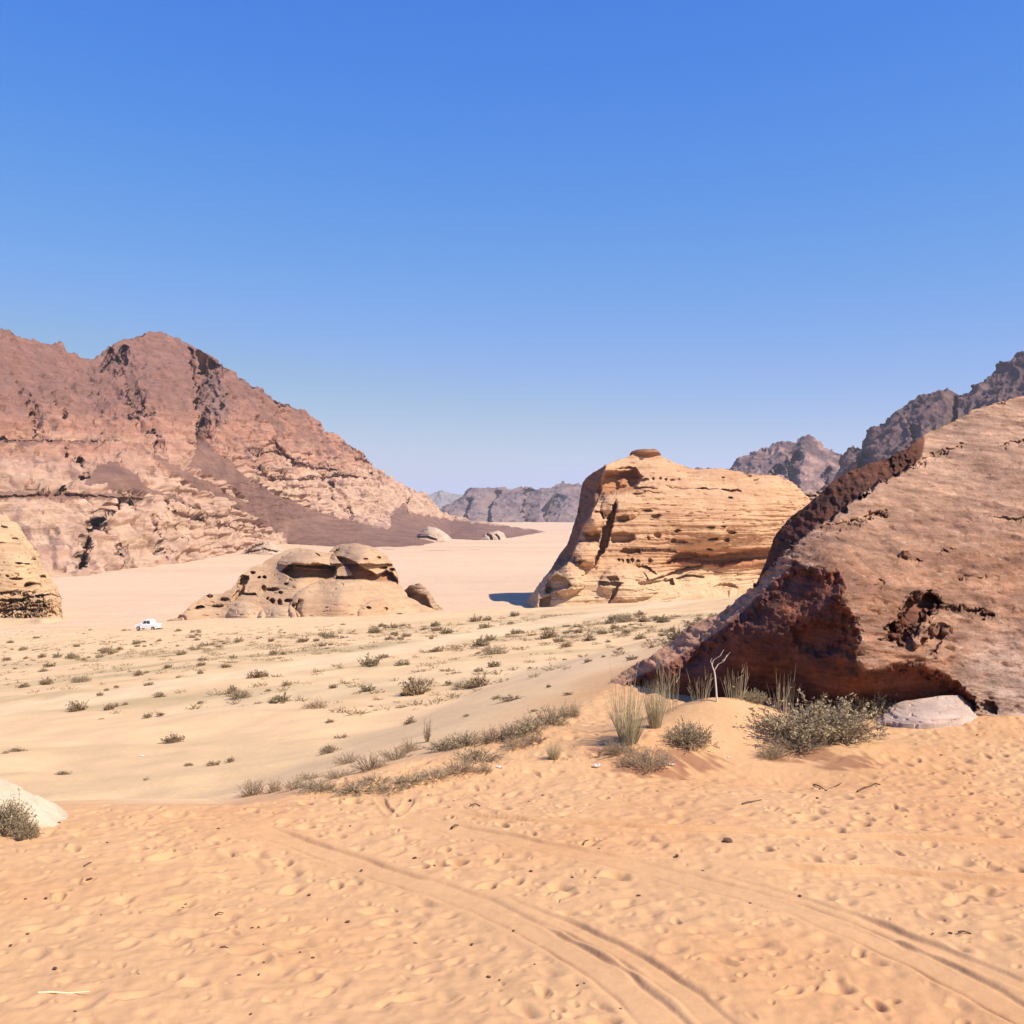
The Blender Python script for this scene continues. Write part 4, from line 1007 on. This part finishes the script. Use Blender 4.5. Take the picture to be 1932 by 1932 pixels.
bush(1388, 1308, 60, 60, 'fine brown stalks right of the white forked branch', 'dry_stalks', 'stalks', seed=11, D=17.15)
bush(1322, 1320, 50, 50, 'sparse dry stalks left of the white forked branch', 'dry_stalks', 'stalks', seed=12, D=17.0)
bush(1420, 1312, 50, 24, 'tiny dark green weed on the crest of the sand mound', kind='green', seed=13, D=17.2)
bush(1222, 1448, 110, 46, 'brown matted shrub on the front slope of the sand mound', kind='dry', seed=14)
bush(1298, 1405, 80, 45, 'grey-green sprig on the sand mound right of the matted shrub', kind='green', seed=15)
bush(1165, 1420, 70, 26, 'low dark dry shrub at the left foot of the sand mound', kind='dry', seed=16)
bush(1455, 1428, 60, 28, 'little brown sprig in the sand in front of the large cushion shrub', kind='dry', seed=17)
bush(1045, 1432, 50, 34, 'small pale grass tuft alone on the sand left of the mound', 'grass_tuft', 'tuft', seed=18)
bush(6, 1572, 92, 70, 'dark green bush cut by the left edge, beside the cream slab', kind='green', seed=19)
bush(50, 1580, 44, 42, 'smaller green bush in front of the cream slab', kind='green', seed=20)

# white forked branch
def branch(px, D, hpx, label):
    x, y, z = at_D(px, D); h = hpx / F * y
    bm = bmesh.new()
    def tube(pts, r0, r1):
        prev = None
        for i, p in enumerate(pts):
            r = r0 + (r1 - r0) * i / (len(pts) - 1)
            ring = [bm.verts.new((p[0] + r * math.cos(a), p[1] + r * math.sin(a), p[2])) for a in [k * math.pi / 3 for k in range(6)]]
            if prev:
                for k in range(6): bm.faces.new((prev[k], prev[(k + 1) % 6], ring[(k + 1) % 6], ring[k]))
            prev = ring
    tube([(0, 0, -.05), (-.02 * h, 0,.25 * h), (-.04 * h, 0,.5 * h), (-.06 * h, 0,.62 * h)],.016,.011)
    tube([(-.06 * h, 0,.6 * h), (-.10 * h,.01,.72 * h), (-.07 * h, 0,.82 * h), (.06 * h, 0,.9 * h), (.13 * h, 0, 1.02 * h)],.010,.004)
    tube([(-.06 * h, 0,.6 * h), (.02 * h, -.01,.74 * h), (.14 * h, 0,.8 * h), (.20 * h, 0,.93 * h)],.010,.004)
    tube([(-.09 * h, 0,.7 * h), (-.13 * h, 0,.8 * h), (-.10 * h, 0,.86 * h)],.006,.003)
    tube([(.10 * h, 0,.80 * h), (.17 * h, 0,.86 * h), (.26 * h, 0,.98 * h)],.006,.003)
    o = bm_obj('forked_branch', bm, mat_simple('bleached_wood', (.66, .56, .45),.7,.2), smooth=True)
    o.location = (x, y, z); tag(o, label, 'branch')
branch(1353, 16.9, 96, 'white bleached forked branch standing on the crest of the sand mound')

# shrubs along the edge where the orange sand drops away
EDGE_SH = [(478,1500,72,46,'d'),(520,1494,40,40,'d'),(556,1490,60,36,'d'),(600,1489,90,24,'g'),(665,1494,90,26,'g'),(705,1478,70,24,'g'),(640,1468,70,26,'d'),(700,1452,80,46,'d'),(655,1440,60,26,'d'),(622,1424,46,26,'g'),(748,1432,76,34,'d'),
           (772,1418,60,34,'d'),(806,1400,46,60,'t'),(838,1415,76,32,'g'),(880,1408,90,40,'g'),(902,1434,100,34,'g'),(868,1456,80,42,'d'),(818,1468,90,30,'d'),(772,1476,70,24,'g'),(928,1398,76,38,'d'),(962,1392,66,38,'g'),(1000,1382,76,48,'g'),(1040,1368,80,46,'g'),(1074,1352,56,36,'g'),(912,1458,44,30,'d'),
           (735,1493,70,22,'g'),(585,1470,60,20,'d'),(975,1408,70,26,'d'),(1010,1398,60,22,'d')]
_prot = {}
def proto(kind, seed):
    """one small shrub as a single mesh, unit half-width and unit height"""
    key = (kind, seed)
    if key in _prot: return _prot[key]
    kw = {'g': dict(n=120, spread=.9, length=(.55, 1.0), tilt=(0, 1.35), w=.008, leaves=12, leaf=(.10,.017), scol=BRN, lcol=GREYG, forks=80, base=.55),
          'd': dict(n=110, spread=.9, length=(.5, 1.0), tilt=(0, 1.3), w=.014, leaves=5, leaf=(.09,.016), scol=DRY, lcol=(.45,.36,.22), forks=90, base=.55),
          't': dict(n=40, spread=.6, length=(.5, 1.0), tilt=(0,.7), w=.012, leaves=4, leaf=(.08,.014), scol=(.36,.29,.19), lcol=GREYG, forks=50, base=.3),
          's': dict(n=60, spread=.6, length=(.35,.85), tilt=(0, 1.3), w=.030, leaves=6, leaf=(.20,.05), scol=(.45, .31, .19), lcol=(.46, .345, .21), forks=20, base=.6),
          'o': dict(n=60, spread=.6, length=(.35,.85), tilt=(0, 1.3), w=.028, leaves=7, leaf=(.20,.05), scol=(.42, .31, .19), lcol=(.46, .38, .22), forks=20, base=.6)}[kind]
    a, b = plant_geo(seed=seed, **kw); V, Q, C = merge([a, b])
    me_o = raw_mesh('shrub', V, Q, M_plant, C, smooth=False)
    bpy.data.objects.remove(me_o); me = [m for m in bpy.data.meshes if m.users == 0][-1]; me.use_fake_user = False
    _prot[key] = me
    return me
def put_shrub(p, W, Hh, kind, seed, label, group, name='shrub'):
    o = bpy.data.objects.new(name, proto(kind, seed)); link(o)
    o.location = [float(v) for v in p]; o.scale = (W, W * .85, Hh); o.rotation_euler = (0, 0, random.random() * 6.28)
    return tag(o, label, 'shrub' if kind != 't' else 'twiggy shrub', group)
GE = 'shrubs along the edge of the orange sand'
lab = {'g': 'low grey-green shrub in the row along the edge of the orange sand', 'd': 'dry brown shrub in the row along the edge of the orange sand', 't': 'tall twiggy shrub standing out of the row along the sand edge'}
P = gpick([e[0] for e in EDGE_SH], [e[1] for e in EDGE_SH])
ORD = ['leftmost', 'second', 'third', 'fourth', 'fifth', 'sixth', 'seventh', 'eighth', 'ninth', 'tenth', 'eleventh', 'twelfth', 'thirteenth', 'fourteenth', 'fifteenth', 'sixteenth', 'seventeenth']
cnt = {'g': 0, 'd': 0, 't': 0}
for i, (e, p) in sorted(enumerate(zip(EDGE_SH, P)), key=lambda q: q[1][0][0]):
    k = cnt[e[4]]; cnt[e[4]] += 1
    l = lab['t'] if e[4] == 't' else ('grey-green' if e[4] == 'g' else 'dry brown') + ' shrub of the sand edge row, ' + ORD[k] + (' of its colour' if k == 0 else ' of its colour from the left')
    put_shrub(p, e[2] / F * p[1] / 2 * .8, e[3] / F * p[1] * .8, e[4], 30 + i % 5, l, None if e[4] == 't' else GE)

SLOPE_SH = [(628,1298,18,10),(438,1308,26,18),(484,1277,40,16),(487,1330,18,8),(760,1312,12,8),(775,1368,28,18),(623,1363,22,8),(645,1396,30,14),(620,1418,36,16),(760,1336,30,6),(938,1320,24,10),(970,1320,60,9),
    (1035,1297,14,8),(1072,1311,24,6),(435,1438,20,12),(402,1445,30,14),(87,1292,28,18),(83,1268,22,8),(158,1247,10,8),(134,1238,16,8),(210,1234,16,10),(45,1297,25,10),(189,1312,14,8),(201,1303,10,7),(206,1338,26,14),(220,1333,12,8),(236,1331,14,8),
    (220,1297,10,6),(280,1294,22,9),(316,1261,22,9),(335,1279,8,5),(378,1271,13,10),(427,1260,26,11),(469,1282,14,9),(500,1276,14,12),(278,1353,18,10),(302,1349,20,6),(378,1328,14,7),(535,1235,12,8),(326,1398,40,17),(191,1358,14,4),
    (1209,1207,30,13),(1269,1192,20,13),(1201,1188,12,8),(1136,1196,24,10),(1091,1194,22,9),(1207,1162,14,7),(1030,1188,22,7),(976,1194,12,4),(824,1230,28,11),(722,1242,30,10),(766,1202,22,12),(814,1205,10,5),(1069,1220,26,9),(903,1234,16,6),
    (1065,1246,10,6),(1110,1249,22,9),(1139,1240,10,5),(900,1266,14,5),(862,1271,22,5),(30,1420,42,12),(118,1461,30,7),(277,1477,18,12),(356,1444,20,6),(10,1424,20,8),(700,1335,14,5),(880,1352,14,6),(1008,1342,16,6),(1000,1262,12,5),(1170,1226,14,6),(1230,1222,14,7)]
P = gpick([e[0] for e in SLOPE_SH], [e[1] for e in SLOPE_SH])
GS = 'small dry shrubs dotted over the sandy slope'
for i, (e, p) in enumerate(zip(SLOPE_SH, P)):
    put_shrub(p, e[2] / F * p[1] / 2 * 1.05, e[3] / F * p[1] * 1.1, 's', 50 + i % 4, 'small brown dry shrub dotted on the pale sandy slope', GS)
for (px, py, w_, h_, k_, lb) in ((598,1336,38,21,'d','round dark brown shrub alone on the open sand slope'), (873,1297,46,18,'d','wide brown bristly shrub on the slope, right of the white-flecked one'), (788,1294,30,19,'g','small dark shrub with a white scrap caught in its top')):
    p = gp(px, py); o = put_shrub(p, w_ / F * p[1] / 2, h_ / F * p[1], k_, 33, lb, None)

# scrub over the lower slope and the valley floor
def scrub_spots(n, seed):
    r = np.random.RandomState(seed); out = []
    while len(out) < n:
        m = 4000
        x = r.rand(m) * 1480 - 20; y = 1160 + r.rand(m) ** 1.25 * 190
        dens = np.exp(-((y - np.interp(x, [0, 500, 900, 1400], [1222, 1212, 1185, 1165])) / np.interp(x, [0, 600, 1400], [42, 32, 26])) ** 2) + .10
        clump = fbm(x / 46, y / 12, octv=3, seed=seed)
        ok = (r.rand(m) < dens * sstep(-.3,.3, clump)) & (y > np.interp(x, [0, 118, 310, 860, 985, 1400], [1188, 1180, 1186, 1174, 1158, 1112])) & (y < np.interp(x, [0, 700, 1100, 1480], [1345, 1350, 1330, 1120]))
        for poly in ([(0,1342),(200,1313),(420,1278),(600,1251),(700,1234),(850,1208),(1000,1182),(1130,1161),(1260,1142),(1400,1122)],):
            ok &= seg_dist(x, y, poly)[0] > np.interp(y, [1120, 1340], [5, 16])
        for a, b in zip(x[ok], y[ok]): out.append((a, b))
    return np.array(out[:n])
S = scrub_spots(205, 5); P = gpick(S[:, 0], S[:, 1]); r = np.random.RandomState(6)
for i, p in enumerate(P):
    if not (20 < p[1] < 900): continue
    W = (.15 + .45 * r.rand() ** 2.2) * (1 + .35 * (p[1] > 150)); k_ = 'o' if r.rand() < .45 else ('g' if r.rand() < .12 else 's')
    put_shrub(p, W, W * (.7 + .5 * r.rand()), k_, 60 + i % 4, 'tiny scrub bush among the many on the valley floor', 'scrub bushes on the valley floor')
S = scrub_spots(1500, 15); P = gpick(S[:, 0], S[:, 1]); parts = []
for i, p in enumerate(P):
    if not (30 < p[1] < 900): continue
    a, b = plant_geo(seed=100 + i % 7, n=12, spread=.9, length=(.5, 1), tilt=(0, 1.4), w=.05, leaves=2, leaf=(.3,.08), scol=(.50, .36, .22), lcol=(.50, .40, .24), base=.7)
    V, Q, C = merge([a, b]); W = .12 + .20 * r.rand()
    parts.append((V * np.array([W, W, W * .7]) + p[None], Q, C))
V, Q, C = merge(parts)
tag(raw_mesh('scrub', V, Q, M_plant, C, smooth=False), 'thin low scrub and dry weeds sprinkled over the valley floor', 'scrub', kind='stuff')

# ------------------------------------------------------------------ pebbles, twigs and scraps on the near sand
def pebble_mesh(seed):
    bm = bmesh.new(); bmesh.ops.create_icosphere(bm, subdivisions=2, radius=1); r = random.Random(seed)
    k = [Vector((r.gauss(0, 1), r.gauss(0, 1), r.gauss(0, 1))).normalized() for _ in range(7)]
    for v in bm.verts:
        d = v.co.normalized(); f = 1.0
        for q in k: f -= .22 * max(0, d.dot(q) - .72) / .28
        v.co = d * f
        v.co.x *= 1.25; v.co.z *= .65
    me = bpy.data.meshes.new('pebble'); bm.to_mesh(me); bm.free(); me.materials.append(M_peb)
    return me
M_peb = mat_simple('dark_pebble', (.12,.065,.045),.85,.2, 30,.35)
M_lit = mat_simple('white_scrap', (.85,.84,.80),.6,.3, 12,.08)
pebs = [pebble_mesh(k) for k in range(4)]
X4 = lambda a, b: (a * .2893, 1397.5 + b * .2893); X5 = lambda a, b: (559 + a * .3472, 1397.6 + b * .3472); X6 = lambda a, b: (1229.8 + a * .3634, 1341.6 + b * .3634)
PB = [X4(*p) for p in ((700,665),(1210,1068),(165,1035),(1720,1328),(1690,1525),(1560,1535),(180,1265),(70,1337),(490,1770),(1635,1785),(1685,1220),(1645,1225),(1720,1447),(360,1485),(385,537),(300,1030),(660,1140),(740,1140),(900,1530),(780,877),(1425,578))] + \
     [X5(*p) for p in ((293,465),(1265,333),(855,328),(1645,590),(1500,745),(1275,710),(955,1108),(645,1105),(280,985),(70,840),(90,1183),(1295,1217),(1045,1285),(1105,1300),(1530,1330),(1565,1320),(1860,843),(750,680),(1340,298),(645,638),(355,705),(20,1150),(1180,1035),(1625,745),(1760,1460),(1400,1470),(715,296),(620,325))] + \
     [X6(*p) for p in ((370,684),(860,452),(740,558),(1550,1155),(920,1350),(600,1045),(130,752),(1690,125),(1575,35),(1740,15),(1600,38),(265,832),(770,960),(1785,548),(1440,328),(1370,1365),(310,1262),(510,1000),(1458,1157),(1225,1300),(1370,172),(1500,230))]
P = gpick([p[0] for p in PB], [p[1] for p in PB]); rr = random.Random(3)
for i, p in enumerate(P):
    o = bpy.data.objects.new('pebble', pebs[i % 4]); link(o); sz = rr.uniform(.008,.019) * (p[1] / 10) ** .5
    o.location = (p[0], p[1], p[2] + sz * .25); o.scale = (sz,) * 3; o.rotation_euler = (0, 0, rr.uniform(0, 6.28))
    tag(o, 'small dark pebble lying on the footprinted orange sand', 'pebble', 'dark pebbles scattered on the near sand')
p = gp(*X6(392, 680)); o = bpy.data.objects.new('pebble', pebs[2]); link(o); o.location = (p[0], p[1], p[2] + .015); o.scale = (.055,.05,.05); tag(o, 'biggest dark pebble on the near sand, between the two thin tyre tracks', 'pebble')

def twig(pts, r, mat, label, name='twig', lift=.012):
    P = gpick([q[0] for q in pts], [q[1] for q in pts]); c = P.mean(0)
    bm = bmesh.new(); prev = None
    for i, q in enumerate(P):
        rad = r * (1 - .5 * i / len(P)); cz = q[2] + lift - c[2] + .01 * math.sin(i * 2.1)
        t = P[min(i + 1, len(P) - 1)] - P[max(i - 1, 0)]; n = Vector((-t[1], t[0], 0)).normalized()
        ring = [bm.verts.new(Vector((q[0] - c[0], q[1] - c[1], cz)) + n * rad * math.cos(a) + Vector((0, 0, rad * math.sin(a)))) for a in [k * math.pi / 3 for k in range(6)]]
        if prev:
            for k in range(6): bm.faces.new((prev[k], prev[(k + 1) % 6], ring[(k + 1) % 6], ring[k]))
        prev = ring
    o = bm_obj(name, bm, mat, smooth=True); o.location = [float(v) for v in c]
    return tag(o, label, 'twig')
M_twig = mat_simple('dark_twig', (.14,.08,.05),.85,.2); M_straw = mat_simple('straw', (.80,.66,.42),.7,.2)
twig([(72,1876),(100,1877),(130,1875),(168,1874)],.008, M_straw, 'long pale straw lying on the sand near the bottom left corner')
twig([X4(*q) for q in ((1405,1143),(1430,1133),(1458,1126))],.008, M_twig, 'short dark stick on the sand, left of the first tyre track')
twig([X4(*q) for q in ((548,826),(580,810),(606,796))],.009, M_twig, 'curled dark twig on the sand below the cream slab')
twig([X4(*q) for q in ((562,914),(590,910),(610,900))],.009, M_twig, 'dark twig just below the curled one, on the left sand')
twig([X5(*q) for q in ((845,478),(862,468),(880,460))],.014, M_twig, 'thick dark twig at the far end of the long tyre track')
twig([X5(*q) for q in ((1560,572),(1570,553),(1590,540))],.007, M_twig, 'thin curved twig standing beside the dark pebble near the long track')
twig([X6(*q) for q in ((470,486),(500,480),(540,468),(570,465))],.010, M_twig, 'wavy dark twig on the sand below the little brown sprig')
twig([X6(*q) for q in ((840,384),(870,396),(905,414),(940,400),(985,380))],.010, M_twig, 'v-shaped dark twig on the sand below the large cushion shrub')
twig([X6(*q) for q in ((1068,420),(1100,404),(1130,392),(1160,380),(1185,390))],.011, M_twig, 'jagged dark twig right of the v-shaped one')
twig([X6(*q) for q in ((1590,1153),(1620,1155),(1660,1158))],.009, M_twig, 'straight dark twig beside the wide track at the lower right')
twig([X5(*q) for q in ((945,355),(975,350),(1000,356))],.010, M_twig, 'low dark twig between the row of shrubs and the long track')
twig([X4(*q) for q in ((1436,1356),(1465,1357),(1498,1360))],.007, M_twig, 'thin dark twig at the left rim of the first tyre track')
def scrap(px, py, w, label, seed, mat=None):
    x, y, z = at_px(px, py); bm = bmesh.new(); r = random.Random(seed); n = 5
    g = [[bm.verts.new((w * (i / n - .5) + r.uniform(-.1,.1) * w, w * .6 * (j / n - .5), w * .25 * r.random())) for j in range(n)] for i in range(n)]
    for i in range(n - 1):
        for j in range(n - 1): bm.faces.new((g[i][j], g[i + 1][j], g[i + 1][j + 1], g[i][j + 1]))
    bmesh.ops.solidify(bm, geom=bm.faces[:], thickness=w * .04)
    o = bm_obj('litter_scrap', bm, mat or M_lit); o.location = (x, y, z + w * .05); tag(o, label, 'litter')
scrap(1268, 1444,.13, 'crumpled white scrap on the sand at the right foot of the mound', 1)
scrap(1128, 1446,.14, 'white scrap among twigs at the left foot of the mound', 2)
scrap(945, 1449,.11, 'white scrap below the tufts at the end of the shrub row', 3)
scrap(268, 1427,.14, 'single white scrap on the open slope at the left', 4)
scrap(1377, 1430,.07, 'tiny white scrap in front of the smooth hollow of the mound', 5)
scrap(698, 1528,.06, 'pale scrap beside the v-shaped marks in the sand', 6)

# ------------------------------------------------------------------ the white pickup parked by the outcrop
def vehicle():
    x, y, z = at_px(279, 1189)
    root = empty('pickup_truck', (x, y, z), math.radians(-14)); root.scale = (1.1, 1.1, 1.15)
    tag(root, 'white pickup truck parked on the valley floor left of the cave outcrop', 'pickup truck')
    M_w = mat_simple('white_paint', (.93,.93,.92),.35,.5); M_g = mat_simple('dark_glass', (.03,.04,.05),.1,.6); M_t = mat_simple('tyre_rubber', (.03,.03,.03),.8,.2)
    M_r = mat_simple('steel_rim', (.5,.5,.5),.4,.5, metallic=.6); M_l = mat_simple('lamp_glass', (.8,.8,.75),.2,.6); M_red = mat_simple('red_lamp', (.5,.03,.02),.3,.5)
    def prism(name, prof, w, mat, parent, bev=.04, y0=0, taper=None):
        bm = bmesh.new(); a = [bm.verts.new((px_, y0 - w / 2, pz)) for px_, pz in prof]; b = [bm.verts.new((px_, y0 + w / 2, pz)) for px_, pz in prof]
        n = len(prof); bm.faces.new(a); bm.faces.new(b[::-1])
        for i in range(n): bm.faces.new((a[i], b[i], b[(i + 1) % n], a[(i + 1) % n]))
        bmesh.ops.recalc_face_normals(bm, faces=bm.faces[:])
        if taper:
            for v in bm.verts:
                if v.co.z > taper[0]: v.co.y = y0 + (v.co.y - y0) * taper[1]
        if bev: bmesh.ops.bevel(bm, geom=bm.edges[:], offset=bev, segments=2, affect='EDGES')
        return bm_obj(name, bm, mat, parent)
    prism('body', [(-2.25,.42),(-2.3,.75),(-2.2,1.0),(-1.25,1.14),(.95,1.16),(2.35,1.12),(2.38,.5),(2.0,.42),(1.85,.72),(1.3,.72),(1.15,.40),(-1.05,.40),(-1.2,.72),(-1.75,.72),(-1.9,.42)], 1.78, M_w, root)
    prism('cab', [(-1.2,1.12),(-.35,1.86),(-.1,1.93),(.95,1.93),(1.08,1.80),(1.15,1.12)], 1.6, M_w, root, taper=(1.5,.86))
    prism('bed_rim', [(1.2,1.13),(2.34,1.09),(2.34,1.20),(1.2,1.24)], 1.74, M_w, root, bev=.02)
    for sg in (-1, 1):
        prism('side_window', [(-.78,1.2),(-.25,1.72),(.15,1.74),(.15,1.2)],.02, M_g, root, bev=0, y0=sg * .775)
        prism('side_window', [(.25,1.2),(.25,1.74),(.85,1.74),(.95,1.2)],.02, M_g, root, bev=0, y0=sg * .775)
        prism('headlight', [(-2.32,.74),(-2.32,.92),(-2.18,.95),(-2.18,.76)],.30, M_l, root, bev=.01, y0=sg * .68)
        prism('tail_light', [(2.36,.72),(2.36,1.02),(2.40,1.02),(2.40,.72)],.16, M_red, root, bev=.01, y0=sg * .76)
        prism('mirror', [(-.80,1.22),(-.80,1.38),(-.72,1.38),(-.72,1.22)],.16, M_w, root, bev=.01, y0=sg * .96)
        for cx in (-1.48, 1.58):
            bm = bmesh.new(); bmesh.ops.create_cone(bm, cap_ends=True, segments=28, radius1=.37, radius2=.37, depth=.24)
            bmesh.ops.rotate(bm, verts=bm.verts[:], cent=(0, 0, 0), matrix=__import__('mathutils').Matrix.Rotation(math.pi / 2, 3, 'X')); bmesh.ops.bevel(bm, geom=[e for e in bm.edges if e.calc_face_angle(0) > 1], offset=.04, segments=2, affect='EDGES')
            wh = bm_obj('wheel', bm, M_t, root); wh.location = (cx, sg * .78,.37)
            bm = bmesh.new(); bmesh.ops.create_cone(bm, cap_ends=True, segments=20, radius1=.22, radius2=.16, depth=.04)
            bmesh.ops.rotate(bm, verts=bm.verts[:], cent=(0, 0, 0), matrix=__import__('mathutils').Matrix.Rotation(sg * math.pi / 2, 3, 'X')); rm = bm_obj('rim', bm, M_r, wh); rm.location = (0, sg * .135, 0)
    bm = bmesh.new(); q = [bm.verts.new(c) for c in ((-1.16,-.66,1.19),(-1.16,.66,1.19),(-.40,.60,1.85),(-.40,-.60,1.85))]; bm.faces.new(q); bmesh.ops.solidify(bm, geom=bm.faces[:], thickness=.02)
    o = bm_obj('windscreen', bm, M_g, root); o.location = (-.02, 0,.02)
    prism('bumper', [(-2.40,.42),(-2.40,.62),(-2.26,.62),(-2.26,.42)], 1.7, M_w, root, bev=.03)
vehicle()

# ------------------------------------------------------------------ air
bm = bmesh.new(); bmesh.ops.create_cube(bm, size=1)
for v in bm.verts: v.co = Vector((v.co.x * 17400, v.co.y * 17400, -3 if v.co.z < 0 else 420))
mh = bpy.data.materials.new('haze'); mh.use_nodes = True; nt = mh.node_tree
for n in list(nt.nodes):
    if n.type != 'OUTPUT_MATERIAL': nt.nodes.remove(n)
pv = nt.nodes.new('ShaderNodeVolumePrincipled'); pv.inputs['Color'].default_value = (.74,.82, 1.0, 1); pv.inputs['Density'].default_value = 4.2e-5; pv.inputs['Anisotropy'].default_value = .1
nt.links.new(pv.outputs[0], nt.nodes['Material Output'].inputs['Volume'])
hz = bm_obj('haze', bm, mh); tag(hz, 'thin pale desert haze that softens the far mountains', 'haze', kind='stuff')
